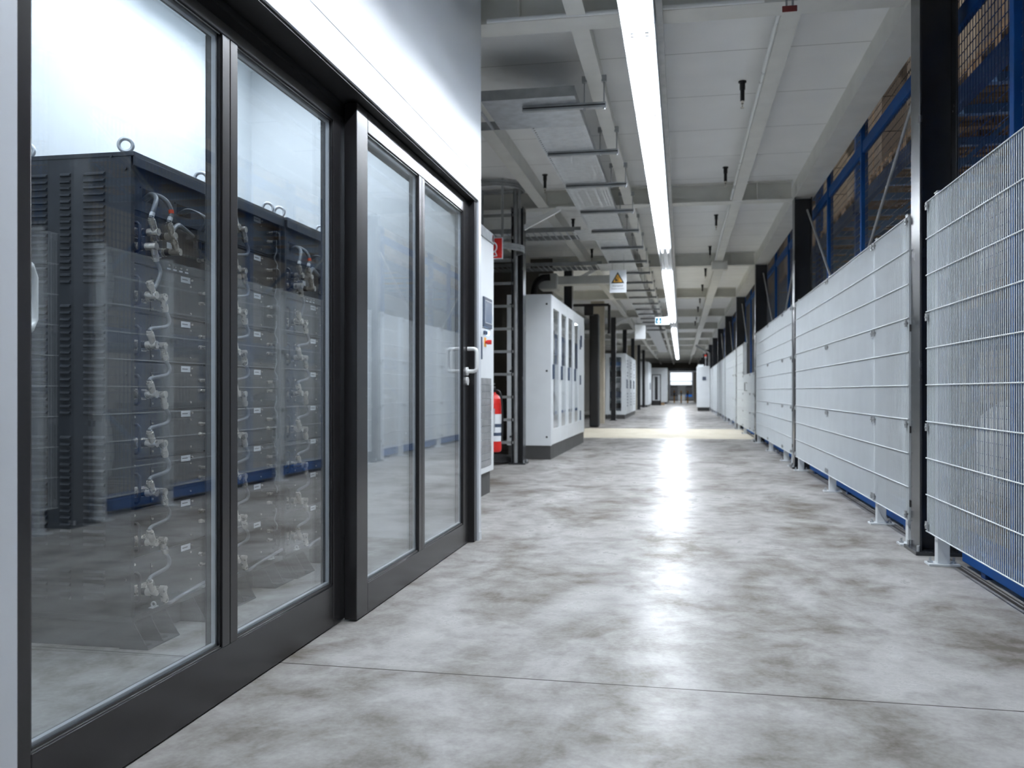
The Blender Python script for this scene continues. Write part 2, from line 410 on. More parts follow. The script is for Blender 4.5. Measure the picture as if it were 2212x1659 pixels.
d_handle(d2, -1.31, 5.235, 1.028, 1.162, -1, False)
hp = [(-1.372, 1.635, 1.048), (-1.395, 1.70, 1.048), (-1.418, 1.765, 1.050), (-1.426, 1.787, 1.072), (-1.426, 1.787, 1.164), (-1.418, 1.765, 1.186), (-1.395, 1.70, 1.188), (-1.372, 1.635, 1.188)]
tag(MB().tube(hp, .0115, 12).build('door_handle', 'plastic', d1), 'white cranked pull handle on the room side')

# ------------------------------------------------------------------ battery racks inside the enclosure
XR = -1.905
def battery_module(rack, X, Y, ztop):
    xp = X-.025
    z1, z0 = ztop, ztop-.168
    p = MB().box(xp-.02, xp, Y+.022, Y+.585, z0, z1).box(xp, xp+.003, Y+.157, Y+.505, z0+.008, z1-.032).build('battery_module', 'module', rack, None, .0012)
    for yy in (.040, .562):
        pts = [(xp, Y+yy, z1-.045), (xp+.024, Y+yy, z1-.045), (xp+.033, Y+yy, z1-.053), (xp+.033, Y+yy, z0+.028), (xp+.024, Y+yy, z0+.02), (xp, Y+yy, z0+.02)]
        MB().tube(pts, .0055, 8).build('handle', 'rack', p)
    MB().box(xp, xp+.0012, Y+.026, Y+.042, z1-.026, z1-.010).build('rating_label', 'label', p)
    MB().box(xp, xp+.0015, Y+.365, Y+.432, z1-.026, z1-.003).build('white_tag', 'label', p)
    MB().box(xp+.0015, xp+.002, Y+.372, Y+.412, z1-.016, z1-.012).build('tag_print', 'ink', p)
    for yy, zz in ((.054, z1-.018), (.165, z1-.045), (.442, z1-.012), (.430, z1-.038), (.430, z0+.022), (.165, z0+.02)):
        MB().cyl((xp, Y+yy, zz), (xp+.006, Y+yy, zz), .0045, 8).build('screw', 'nickel', p)
    zc = z1-.112
    for yy, up in ((.052, True), (.108, False)):
        power_plug(p, xp, Y+yy, zc if up else zc-.002, up)
    for dz in (.058, .100):
        signal_plug(p, xp, Y+.498, z1-dz)
    return p
def power_plug(p, x, y, z, up, big=1.0):
    c = MB()
    c.box(x, x+.004, y-.019, y+.019, z-.019, z+.019); c.cyl((x, y, z), (x+.022, y, z), .0165, 14); c.cyl((x+.026, y, z), (x+.034, y, z), .0150, 14)
    c.cyl((x+.052, y, z), (x+.094, y, z), .0135, 14).cyl((x+.02, y, z), (x+.053, y, z), .0105, 12)
    d = Vector((0, -.50, .866)) if up else Vector((0, .36, -.933)); q = Vector((x+.080, y, z))
    c.cyl(q, q+d*.030, .0118, 14); c.cyl(q+d*.031, q+d*.047, .0130, 14); c.cyl(q+d*.047, q+d*.054, .0105, 12)
    o = c.build('power_plug', 'nickel', p)
    MB().cyl((x+.034, y, z), (x+.052, y, z), .0128, 12).build('plug_insulator', 'cable_d', o)
    return q+d*.052
def signal_plug(p, x, y, z):
    o = MB().cyl((x, y, z), (x+.014, y, z), .0085, 10).cyl((x+.014, y, z), (x+.034, y, z), .0065, 10).build('signal_plug', 'nickel', p)
    MB().cyl((x+.032, y, z), (x+.050, y, z), .0072, 10).cyl((x+.044, y, z), (x+.044, y+.004, z-.022), .006, 8).build('plug_body', 'cable_d', o)
def louvers(m, Y, X, zs, cols):
    for c0, c1 in cols:
        for z in zs:
            a = X-c1; b = X-c0
            v = [(a, Y, z-.006), (b, Y, z-.006), (a+.003, Y-.008, z-.005), (b-.003, Y-.008, z-.005), (a+.003, Y-.008, z-.0015), (b-.003, Y-.008, z-.0015), (a, Y, z+.007), (b, Y, z+.007)]
            m.add(v, [(0, 1, 3, 2), (2, 3, 5, 4), (4, 5, 7, 6), (0, 2, 4, 6), (1, 7, 5, 3)])
def make_rack(Y, X, controller, label):
    r = thing('battery_rack', (X, Y, 0), label, 'battery rack', 'battery racks behind the glass doors')
    W, D, H = .600, .515, 1.755
    sh = MB().box(X-D, X+.014, Y-.002, Y+W+.002, H-.016, H).box(X+.008, X+.014, Y, Y+W, H-.05, H-.016)
    sh.box(X-D, X, Y+W-.008, Y+W, .115, H-.016).box(X-D, X-D+.008, Y, Y+W, .115, H-.016)
    sh.box(X-D+.01, X-.05, Y+.02, Y+W-.02, .118, H-.03)
    sh.box(X-.03, X, Y+.008, Y+.022, .115, H-.016).box(X-.03, X, Y+W-.022, Y+W-.008, .115, H-.016)
    sh.build('cabinet_shell', 'rack', r, None, .0015)
    sp = MB().box(X-D, X, Y, Y+.008, .115, H-.016)
    rows = [1.682-.0238*i for i in range(17)]+[1.214-.0238*i for i in range(17)]+[.744-.0238*i for i in range(17)]+[.268-.0238*i for i in range(5)]
    louvers(sp, Y, X, rows, ((.10, .186), (.236, .279), (.33, .416)))
    for zz, xx in ((1.695, .02), (.97, .02), (.245, .022), (1.742, .075)): sp.cyl((X-xx, Y, zz), (X-xx, Y-.006, zz), .006, 8)
    sp.build('side_panel', 'rack', r)
    MB().box(X-D, X+.008, Y-.002, Y+W+.002, .095, .115).box(X-D+.02, X-.045, Y+.01, Y+W-.01, 0, .095).build('base_frame', 'rack', r, None, .002)
    for f0, f1 in ((0.0, .205), (.395, .60)):
        ft = MB().box(X-.045, X+.066, Y+f0, Y+f1, 0, .006)
        for k in range(3):
            yy = Y+f0+(f1-f0-.004)*k/2
            ft.prism([(X-.045, yy, .006), (X+.064, yy, .006), (X+.010, yy, .095), (X-.045, yy, .095)], (0, .004, 0))
        fo = ft.build('foot', 'rack', r)
        for k in (.25, .75): MB().cyl((X+.03, Y+f0+(f1-f0)*k, .0055), (X+.03, Y+f0+(f1-f0)*k, .0072), .016, 14).build('bolt_hole', 'black', fo)
    for ey in (.045, .56):
        for ex in (-.05, -.45):
            MB().ring((X+ex, Y+ey, H+.036), (-.45, .9, 0), .0235, .0072, 20, 8).cyl((X+ex, Y+ey, H), (X+ex, Y+ey, H+.009), .016, 14).build('lifting_eye', 'galv', r)
    top = 9 if not controller else 7
    mods = [battery_module(r, X, Y, .306+.1764*k) for k in range(top)]
    xp = X-.025
    # power cables hanging between neighbouring modules
    for k in range(top-1):
        zl = .306+.1764*k-.112; zu = zl+.1764
        pts = [(xp+.080, Y+.127, zu-.050), (xp+.084, Y+.146, zu-.080), (xp+.082, Y+.136, zu-.104), (xp+.078, Y+.085, zu-.114), (xp+.078, Y+.040, zu-.120), (xp+.080, Y+.026, zl+.047)]
        MB().tube(smooth(pts), .0068, 10).build('power_cable', 'cable', r)
    for k in range(top-1):
        zu = .306+.1764*(k+1)-.10
        pts = [(xp+.044, Y+.502, zu-.02), (xp+.046, Y+.505, zu-.045), (xp+.04, Y+.496, zu-.08), (xp+.044, Y+.515, zu-.108), (xp+.046, Y+.507, zu-.13)]
        MB().tube(smooth(pts, 4), .003, 6).build('signal_cable', 'cable', r)
    zb = .306-.112
    MB().tube(smooth([(xp+.080, Y+.127, zb-.05), (xp+.08, Y+.16, zb-.062), (xp+.05, Y+.28, zb-.066), (xp+.035, Y+.42, zb-.062), (xp+.03, Y+.60, zb-.05)]), .0068, 10).build('power_cable', 'cable', r)
    for yy in (.145, .50):
        MB().box(X-.012, X+.004, Y+yy-.02, Y+yy+.02, .115, .118).ring((X-.004, Y+yy, .126), (0, 1, 0), .009, .003, 12, 6).build('cable_clamp', 'plastic', r)
    if controller:
        zt = 1.541
        p = MB().box(xp-.02, xp, Y+.022, Y+.585, zt-.168, zt).build('controller_module', 'module', r, None, .0012)
        for yy in (.040, .562):
            MB().tube([(xp, Y+yy, zt-.03), (xp+.024, Y+yy, zt-.03), (xp+.033, Y+yy, zt-.038), (xp+.033, Y+yy, zt-.125), (xp+.024, Y+yy, zt-.132), (xp, Y+yy, zt-.132)], .006, 8).build('handle', 'rack', p)
        MB().box(xp, xp+.0012, Y+.028, Y+.045, zt-.024, zt-.004).build('rating_label', 'label', p)
        MB().box(xp, xp+.0012, Y+.265, Y+.30, zt-.085, zt-.062).build('white_tag', 'label', p)
        ends = [power_plug(p, xp, Y+.062, zt-.062, True), power_plug(p, xp, Y+.175, zt-.058, True), power_plug(p, xp, Y+.205, zt-.112, True)]
        e0 = power_plug(p, xp, Y+.05, zt-.115, False)
        MB().tube(smooth([e0, e0+Vector((.004, .018, -.03)), e0+Vector((.004, .012, -.058)), (xp+.078, Y+.06, zt-.262), (xp+.080, Y+.028, zt-.244)]), .0068, 10).build('power_cable', 'cable', r)
        signal_plug(p, xp, Y+.49, zt-.10)
        MB().box(xp, xp+.05, Y+.40, Y+.545, zt-.03, zt+.005).build('terminal_box', 'rack', p)
        for k in range(3): MB().cyl((xp+.02, Y+.44+.03*k, zt-.03), (xp+.02, Y+.44+.03*k, zt-.06), .008, 8).build('terminal_gland', 'cable_d', p)
        for k in range(4):
            MB().cyl((xp, Y+.28+.042*k, zt-.150), (xp+.004, Y+.28+.042*k, zt-.150), .004, 8).build('indicator', 'nickel', p)
            MB().box(xp, xp+.001, Y+.268+.042*k, Y+.292+.042*k, zt-.165, zt-.159).build('indicator_label', 'label', p)
        tp = MB().box(xp-.02, xp-.002, Y+.022, Y+.585, 1.565, 1.739).build('top_panel', 'rackp', r)
        MB().box(xp-.02, xp-.006, Y+.022, Y+.585, 1.541, 1.566).build('gap_panel', 'black', r)
        for y0, y1, z0, z1 in ((.112, .218, 1.605, 1.650), (.34, .44, 1.598, 1.640)):
            MB().box(xp-.004, xp-.0012, Y+y0, Y+y1, z0, z1).build('cable_slot', 'black', tp)
            for q in (y0-.015, y1+.015): MB().cyl((xp-.002, Y+q, z1), (xp, Y+q, z1), .003, 6).build('panel_screw', 'black', tp)
        s = (xp-.004, Y+.120, 1.610)
        e = ends[0]; c1 = smooth([s, (xp+.03, Y+.115, 1.628), (xp+.066, Y+.09, 1.606), (xp+.080, Y+.055, 1.565), e])
        MB().tube(c1, .0085, 10).build('supply_cable', 'cable', r)
        e = ends[1]; c2 = smooth([(s[0], s[1]+.012, s[2]), (xp+.03, Y+.14, 1.630), (xp+.066, Y+.155, 1.610), (xp+.082, Y+.163, 1.57), e])
        MB().tube(c2, .0085, 10).build('supply_cable', 'cable', r)
        for cc in (c1, c2):
            MB().cyl(cc[-4], cc[-2], .0096, 10).build('cable_marker', 'label', r)
        MB().cyl(c2[-8], c2[-6], .0096, 10).build('orange_sleeve', 'orange', r)
        e = ends[2]; MB().tube(smooth([e, e+Vector((.0, -.004, .03)), (xp+.066, Y+.235, 1.535), (xp+.05, Y+.30, 1.535), (xp+.03, Y+.41, 1.52)]), .0085, 10).build('supply_cable', 'cable', r)
        for k in range(4):
            a = .012*k
            MB().tube(smooth([(xp-.004, Y+.345+a, 1.602), (xp+.03, Y+.36+a, 1.622), (xp+.055, Y+.40+a, 1.612), (xp+.06, Y+.435+1.6*a, 1.59), (xp+.03, Y+.44+2*a, 1.546)]), .0034, 6).build('thin_cable', 'cable', r)
    return r
rack1 = make_rack(2.876, XR, True, 'front dark battery rack with louvred side panel showing behind the left glass pane')
rack2 = make_rack(3.490, XR, False, 'middle battery rack with modules stacked to the very top behind the glass')
rack3 = copy_tree(rack1); rack3.location = (XR+.012, 4.106, 0)
rack3['label'] = 'far dark battery rack beside the right sliding door leaf, with cables under its top panel'

# luminaire on the enclosure ceiling
for k, (lx, y, mt) in enumerate(((-2.36, 1.2, 2.0), (-2.30, 3.4, 6.6), (-1.62, 1.2, 3.6), (-1.62, 3.4, 5.6))):
    t = thing('ceiling_lamp', (lx, y, 2.95), 'flat ceiling lamp inside the glass walled battery room, '+('rear row, near end', 'rear row, far end', 'front row, near end', 'front row, far end')[k], 'lamp', 'lamps inside the battery room')
    MB().box(lx-.10, lx+.10, y, y+1.5, 2.905, 2.95).build('housing', 'refl', t)
    MB().box(lx-.085, lx+.085, y+.02, y+1.48, 2.899, 2.905).build('diffuser', 'lamp2', t)
    area(t, lx, y+.02, y+1.48, 2.897, .17, mt, (228, 241, 255))

# ------------------------------------------------------------------ fluorescent strip along the aisle
LX = -.255
def luminaire(y0, y1, lit, label, hung=True):
    t = thing('ceiling_strip_light', (LX, y0, 3.10), label, 'strip light', 'strip lights down the middle of the ceiling')
    h = MB().box(LX-.10, LX-.096, y0+.005, y1-.005, 3.085, 3.19).box(LX+.096, LX+.10, y0+.005, y1-.005, 3.085, 3.19).box(LX-.10, LX+.10, y0+.005, y1-.005, 3.188, 3.195)
    h.build('reflector', 'refl', t)
    for dx in (-.045, .045):
        tb = MB().cyl((LX+dx, y0+.05, 3.148), (LX+dx, y1-.05, 3.148), .013, 10).build('tube', 'lamp' if lit else 'tube_off', t)
        [MB().box(LX+dx-.012, LX+dx+.012, q, q+.035, 3.12, 3.185).build('lampholder', 'plastic', t) for q in (y0+.01, y1-.045)]
    if lit: area(t, LX, y0+.06, y1-.06, 3.165, .06, STRIP*(y1-y0-.12)*(.78 if y1 < 4.5 else 1.2))
    return t
STRIP = 8.6
bounds = [5.65-1.65*k for k in range(3, 0, -1)]+[5.65, 7.30, 8.95, 10.85, 12.75, 14.65]
LB = [(a, b, True) for a, b in zip(bounds, bounds[1:])]+[(14.65, 17.25, False)]
y = 17.25
while y < 29: LB.append((y, y+1.77, True)); y += 1.77
LB += [(y, y+1.9, False), (y+1.9, y+3.4, False)]; y += 3.4
while y < 63: LB.append((y, y+2.4, True)); y += 2.4
k = 0
for a, b, lit in LB:
    if b < 4.2: luminaire(a, b, lit, 'white twin tube strip light in the row behind the viewpoint')
    else:
        luminaire(a, b, lit, ('unlit gap unit, ' if not lit else 'glowing twin tube strip light, ')+ORD[k]+' along the ceiling row from the foreground'); k += 1
rail = tag(MB().box(LX+.105, LX+.145, -8, 64, 3.155, 3.195).build('cable_rail', 'galvd'), 'thin grey conduit rail running along the right edge of the strip lights', 'conduit')

# ------------------------------------------------------------------ steel columns
def column_mesh(X0, sgn, yc, h, dp=.2):
    """H section: flange facing the aisle at X0, going away from the aisle by sgn"""
    a, b = X0, X0+sgn*.012; c, d = X0+sgn*(dp-.012), X0+sgn*dp
    m = MB()
    for p, q in ((a, b), (c, d)): m.box(min(p, q), max(p, q), yc-.1, yc+.1, .02, h)
    m.box(min(b, c), max(b, c), yc-.005, yc+.005, .02, h)
    return m
def make_column(X0, sgn, yc, label, h=3.2, group='dark steel columns', dp=.2):
    t = thing('steel_column', (X0, yc, 0), label, 'column', group)
    column_mesh(X0, sgn, yc, h, dp).build('shaft', 'column', t, None, .002)
    xa, xb = sorted((X0-sgn*.03, X0+sgn*(dp+.03)))
    MB().box(xa, xb, yc-.14, yc+.14, 0, .02).build('base_plate', 'column', t, None, .002)
    for dy in (-.11, .11):
        MB().cyl((X0-sgn*.01, yc+dy, .02), (X0-sgn*.01, yc+dy, .05), .009, 8).build('anchor_bolt', 'galv', t)
    return t
XF = 1.30
for i, yc in enumerate(YC):
    if yc < -1 or yc > 70: continue
    lab = ('dark steel column at the fence beside the see-through near panel' if abs(yc-5.46) < .1 else
           ('dark steel column at the fence just behind the viewpoint' if yc < 4 else
            'dark steel column in the right hand fence row, '+ORD[i-2]+' counting from the foreground'))
    make_column(XF+.005, 1, yc, lab, 3.185)
nl = 1
for i, yc in enumerate(YC):
    if yc < 8 or yc > 52 or abs(yc-22.47) < 1: continue
    lab = ('dark steel column beside the caged ladder on the left' if abs(yc-11.13) < .1 else
           'dark steel column on the left side, '+ORD[nl]+' counting from the caged ladder')
    nl += yc > 12
    make_column(-1.93 if yc < 12 else -2.0, -1, yc, lab, 3.2, dp=.15)
t = thing('column_cover', (-2.15, 22.9, 0), 'tall black padded column cover behind the white glazed cabinets', 'column cover')
MB().box(-2.28, -2.05, 22.7, 23.1, .01, 2.86).build('cover', 'black', t, None, .03)

# ------------------------------------------------------------------ fence
ZB, ZT = .158, 1.925
NW = 9
def fence_panel(y0, y1, label, fine=True, zt=ZT, clips=True):
    t = thing('wire_fence', (XF, y0, 0), label, 'fence panel', 'white welded wire fence panels')
    n = max(2, round((y1-y0)/.025)); v = MB(); k = 6 if fine else 4
    for i in range(n+1):
        y = y0+.004+(y1-y0-.008)*i/n
        v.cyl((XF, y, ZB-.004), (XF, y, zt+.002), .0026, k, caps=False)
    v.build('upright_wires', 'fence', t)
    hw = MB(); lv = 9 if zt > 1.8 else 6
    for i in range(lv+1):
        z = ZB+(zt-ZB)*i/lv
        hw.cyl((XF-.0055, y0-.004, z), (XF-.0055, y1+.004, z), .0034, k, caps=False)
    hw.build('cross_wires', 'fence', t)
    if clips:
        inner = abs(((y0-5.46-.121) % 5.67)) > .02 and abs(((y0-5.46-.121) % 5.67)-5.67) > .02
        for yy in (y0+.03, y1-.03):
            for z in (ZB+.035, ZB+(zt-ZB)*3/9-.03, ZB+(zt-ZB)*6/9-.03, zt-.025):
                c = MB().box(XF-.016, XF-.008, yy-.016, yy+.016, z-.02, z+.02).box(XF-.008, XF+.009, yy-.006, yy+.006, z-.006, z+.006)
                c.cyl((XF-.02, yy, z), (XF-.014, yy, z), .007, 8)
                c.build('fence_clip', 'galvd', t)
        for z in (() if inner else (ZB+.10, ZB+(zt-ZB)*3/9-.06, ZB+(zt-ZB)*6/9-.06)):
            MB().box(XF+.001, XF+.010, y0-.02, y0-.003, z-.02, z+.02).build('black_bracket', 'black', t)
    return t
def fence_post(y, label, h=1.95):
    t = thing('fence_post', (XF+.045, y, 0), label, 'fence post', 'pale grey fence posts')
    MB().box(XF+.012, XF+.072, y-.03, y+.03, .012, h).build('tube', 'post', t, None, .003)
    MB().box(XF-.035, XF+.12, y-.05, y+.05, 0, .012).build('base_plate', 'post', t, None, .002)
    for dx in (-.018, .098): MB().cyl((XF+dx, y, .012), (XF+dx, y, .022), .014, 6).cyl((XF+dx, y, .02), (XF+dx, y, .04), .006, 8).build('anchor_bolt', 'galv', t)
    MB().box(XF+.010, XF+.074, y-.032, y+.032, h, h+.006).build('post_cap', 'galvd', t)
    return t
np_, nq = 0, 0
for yc in YC[1:]:
    if yc > 66: break
    gate = abs(yc-16.80) < .1
    for a, b in ((.115, 1.08), (1.08, 3.10), (3.10, 5.40)):
        y0, y1 = yc+a, yc+b
        if y1 < .2: continue
        if 38 < y0 < 40: pass
        low = gate and a < 3
        near = y0 < 23
        if y0 < 0: lab = 'white wire fence panel beside the viewpoint'
        elif np_ == 1: lab = 'white wire fence panel right of the viewpoint, before the see-through one'
        elif y1 < 5.6 and y1 > 4: lab = 'near white wire fence panel showing blue racking through it at right edge'
        elif low: lab = 'low white gate panel with no upper half, '+('narrow part' if a < .5 else 'wide part with a pull handle')
        else: lab = 'white wire fence panel, '+ORD[np_-2]+' along the right side counting from the foreground'
        g = fence_panel(y0+.006, y1-.006, lab, near, 1.25 if low else ZT, y0 < 23)
        if low and a > 1:
            MB().tube([(XF-.004, yc+1.9, .92), (XF-.05, yc+1.9, .92), (XF-.05, yc+1.9, 1.08), (XF-.004, yc+1.9, 1.08)], .008, 8).build('pull_handle', 'column', g)
        np_ += 1
    for a in (.23, 1.08, 3.10, 5.27):
        y0 = yc+a
        if y0 < .5 or (gate and a > .5 and a < 3): continue
        lab = 'pale grey fence post standing beside the viewpoint' if nq < 2 else 'pale grey fence post with bolted foot, '+ORD[nq-2]+' along the fence from the foreground'
        fence_post(y0, lab); nq += 1
# diagonal galvanised braces from the columns down to the fence top
nb = 0
for yc in YC[2:7]:
    for a, b in (((yc+.12, 2.93), (yc+2.0, 1.96)), ((yc+5.35, 2.99), (yc+3.6, 1.96))):
        tag(MB().cyl((1.42, a[0], a[1]), (1.42, b[0], b[1]), .011, 10).build('brace_rod', 'galvd'), 'thin galvanised brace rod slanting above the fence, '+ORD[nb]+' from the foreground', 'brace', 'brace rods above the fence'); nb += 1

# ------------------------------------------------------------------ blue mesh guard and pallet racks behind the fence
XG = 1.58; GP = 1.85; G_ = {}
def guard(y0, label, proto=None):
    if proto:
        c = copy_tree(proto); c.location = (XG, y0, 0); c['label'] = label
        for ch in c.children:
            if ch.name.startswith('wire_mesh') and y0 > 6: ch.data = G_['m']
        return c
    t = thing('mesh_guard', (XG, y0, 0), label, 'mesh guard', 'blue mesh guards along the racking')
    MB().box(XG-.03, XG+.03, y0-.03, y0+.03, .0, 5).build('post', 'blue', t, None, .003)
    for z0, z1 in ((.035, .125), (3.0, 3.1), (4.86, 4.94)): MB().box(XG-.02, XG+.02, y0+.03, y0+GP-.03, z0, z1).build('rail', 'blue', t, None, .002)
    wm = MB()
    for i in range(1, 36): wm.bar((XG, y0+.03+i*.0502, .12), (XG, y0+.03+i*.0502, 4.9), .0036, .0036)
    for i in range(1, 73): wm.bar((XG+.004, y0+.03, .12+i*.065), (XG+.004, y0+GP-.03, .12+i*.065), .0036, .0036)
    wo = wm.build('wire_mesh', 'blued', t)
    G_['m'] = wo.data.copy(); G_['m'].materials[0] = M['meshg']
    return t
g0 = None
for i in range(34):
    y0 = -.87+GP*i
    lab = ('tall blue mesh guard bay behind the see-through near fence panel' if i == 3 else
           ('blue mesh guard bay behind the viewpoint side of the fence' if i < 2 else ('blue mesh guard bay right of the viewpoint' if i == 2 else 'tall blue mesh guard bay behind the white fence, '+ORD[i-3]+' counting from the foreground')))
    g = guard(y0, lab, g0); g0 = g0 or g
# pallet racking
XA, XB = 1.82, 2.92; PITCH = 2.78; Y0R = 1.55
def upright(y, label):
    t = thing('rack_upright', (XA, y, 0), label, 'rack upright', 'blue pallet rack upright frames')
    for x in (XA, XB):
        m = MB().box(x-.045, x+.045, y-.04, y+.04, .012, 5.6)
        p = m.build('post', 'blue', t, None, .003)
        hl = MB()
        for q in range(40): hl.box(x-.0452, x-.0448, y-.012, y+.012, 1.6+q*.075, 1.63+q*.075); hl.box(x-.012, x+.012, y-.0405, y-.0395, 1.6+q*.075, 1.63+q*.075)
        hl.build('post_slots', 'black', p)
        MB().box(x-.07, x+.07, y-.06, y+.06, 0, .012).build('foot_plate', 'blued', t)
    for q in range(5):
        z = .3+1.05*q; a, b = (XA, XB) if q % 2 == 0 else (XB, XA)
        MB().bar((a, y, z), (b, y, z+1.0), .03, .03).build('frame_brace', 'bluel', t)
    return t
def beam_pair(y, z, label):
    t = thing('rack_beam_level', (XA, y, z), label, 'rack shelf', 'shelf levels of the pallet racking')
    for x in (XA-.055, XB+.005): MB().box(x, x+.05, y+.045, y+PITCH-.045, z-.12, z).build('beam', 'blued', t, None, .002)
    for q in range(4): MB().box(XA, XB, y+.3+.65*q, y+.36+.65*q, z-.09, z-.03).build('cross_bar', 'bluel', t)
    return t
def pallet(x, y, z, label):
    t = thing('wooden_pallet', (x, y, z), label, 'pallet', 'wooden pallets on the racking')
    m = MB()
    for q in range(5): m.box(x-.55, x+.55, y-.4+.175*q, y-.3+.175*q, z+.122, z+.144)
    for q in range(3): m.box(x-.55+.475*q, x-.4+.475*q, y-.4, y+.4, z+.1, z+.122)
    m.build('deck', 'wood', t)
    m = MB()
    for q in range(3):
        for s in range(3): m.box(x-.55+.475*q, x-.4+.475*q, y-.4+.35*s, y-.3+.35*s, z+.022, z+.1)
    m.build('blocks', 'wood', t)
    m = MB()
    for s in range(3): m.box(x-.55, x+.55, y-.4+.35*s, y-.3+.35*s, z, z+.022)
    m.build('runners', 'wood', t)
    return t
def carton(x0, x1, y0, y1, z0, z1, mat, label):
    o = tag(MB().box(x0, x1, y0, y1, z0, z1).build('carton', mat, None, ((x0+x1)/2, (y0+y1)/2, z0), .006), label, 'carton', 'cartons stacked on the racking')
    MB().box((x0+x1)/2-.025, (x0+x1)/2+.025, y0-.001, y1+.001, z1, z1+.001).box(x0-.001, x0, (y0+y1)/2-.03, (y0+y1)/2+.03, z0, z1).build('tape', 'wood', o)
    return o
def sack(x, y, z, s, label):
    m = MB(); n = 14; V = []; Fc = []
    prof = [(0, 0), (.34, .0), (.45, .08), (.48, .3), (.47, .55), (.42, .72), (.28, .84), (.1, .9), (0, .92)]
    for (r, h) in prof:
        for i in range(n):
            t = 2*math.pi*i/n; q = 1+.04*math.sin(3*t+h*7)
            e = .7; cx = math.copysign(abs(math.cos(t))**e, math.cos(t)); cy = math.copysign(abs(math.sin(t))**e, math.sin(t))
            V.append((x+s*r*q*cx, y+s*r*q*cy, z+s*h))
    for i in range(len(prof)-1):
        for j in range(n): Fc.append((i*n+j, i*n+(j+1) % n, (i+1)*n+(j+1) % n, (i+1)*n+j))
    m.add(V, Fc, True)
    return tag(m.build('bulk_sack', 'sack', None, (x, y, z)), label, 'sack', 'white sacks on the racking')
for i in range(0, 18):
    upright(Y0R+PITCH*i, ('blue rack upright to the right of the viewpoint' if i < 2 else 'blue perforated rack upright behind the fence, '+ORD[i-2]+' counting from the foreground'))
BAY = ['rack bay beside the viewpoint']+[q+' visible rack bay' for q in ORD[:30]]
nlev = {0.0: 'floor', 1.42: 'low', 2.88: 'middle', 4.45: 'top'}
for i in range(0, 17):
    y = Y0R+PITCH*i
    for z in nlev:
        if z > 0: beam_pair(y, z, nlev[z]+' blue shelf level of the pallet racking, '+BAY[i])
        if i > 10 or (z < 2 and i > 4): continue
        for q in range(3):
            py = y+.52+.87*q; bay = BAY[i]+', '+nlev[z]+' shelf, '+('near', 'middle', 'far')[q]+' place'
            pallet((XA+XB)/2, py, z, 'wooden pallet in '+bay)
            zz = z+.145; rnd = random.random()
            x0, x1 = (XA+XB)/2-.52, (XA+XB)/2+.52
            if rnd < .18 and z < 4 or (i == 1 and z < 2): sack((XA+XB)/2, py, zz, .82, 'white bulk sack on pallet, '+bay)
            else:
                mt = random.choice(['carton', 'cartond', 'cartond']); nz = random.choice((2, 3, 3)); hz = random.choice((.26, .3, .33))
                if z < 2: nz = 2
                for a in range(2):
                    for c in range(nz):
                        carton(x0+a*.525, x0+a*.525+.51, py-.38, py+.38, zz+c*hz, zz+c*hz+hz-.006, mt,
                               'brown carton, '+('front' if a == 0 else 'rear')+' column, '+('bottom', 'second', 'third')[c]+' layer, '+bay)
for k, y in enumerate((2, 10, 18, 26, 34, 42, 50)):
    t = thing('pendant_lamp', (5.2, y, 7.6), 'long lamp high above the storage aisle beyond the racking, '+ORD[k]+' from the foreground', 'lamp', 'high bay lamps beyond the racking')
    MB().box(5.0, 5.4, y, y+2.4, 7.6, 7.7).build('housing', 'refl', t); MB().cyl((5.2, y+1.2, 7.7), (5.2, y+1.2, 9), .01, 6).build('hanger', 'galvd', t); MB().box(5.03, 5.37, y+.03, y+2.37, 7.59, 7.6).build('diffuser', 'lamp2', t); area(t, 5.2, y+.03, y+2.37, 7.588, .34, 75, (255, 250, 244))

for k, y in enumerate((3.0, 8.5, 14.0, 19.5, 25, 32, 40)):  # added lamps out of view, put in to brighten the goods on the racks
    t = thing('pendant_lamp', (.45, y, 6.8), 'added unseen lamp above the aisle ceiling brightening the rack faces, '+ORD[k]+' from the foreground', 'lamp', 'added unseen lamps above the aisle ceiling')
    MB().box(.35, .55, y, y+2.0, 6.8, 6.88).build('housing', 'refl', t); MB().cyl((.45, y+1, 6.88), (.45, y+1, 9), .01, 6).build('hanger', 'galvd', t)
    MB().box(.36, .54, y+.03, y+1.97, 6.79, 6.8).build('diffuser', 'lamp2', t); area(t, .45, y+.03, y+1.97, 6.788, .16, 75, (255, 250, 242))
for k in range(12):
    y = .3+5.67*k
    t = thing('floor_rail', (1.47, y, 0), 'low blue guard rail at floor level behind the fence, '+ORD[k]+' length from the foreground', 'guard rail', 'blue floor rails behind the fence')
    MB().box(1.435, 1.495, y, y+4.75, .025, .105).build('rail', 'blue', t, None, .006)
    for q in (.3, 2.4, 4.4): MB().box(1.44, 1.49, y+q, y+q+.06, 0, .025).build('rail_foot', 'blued', t)

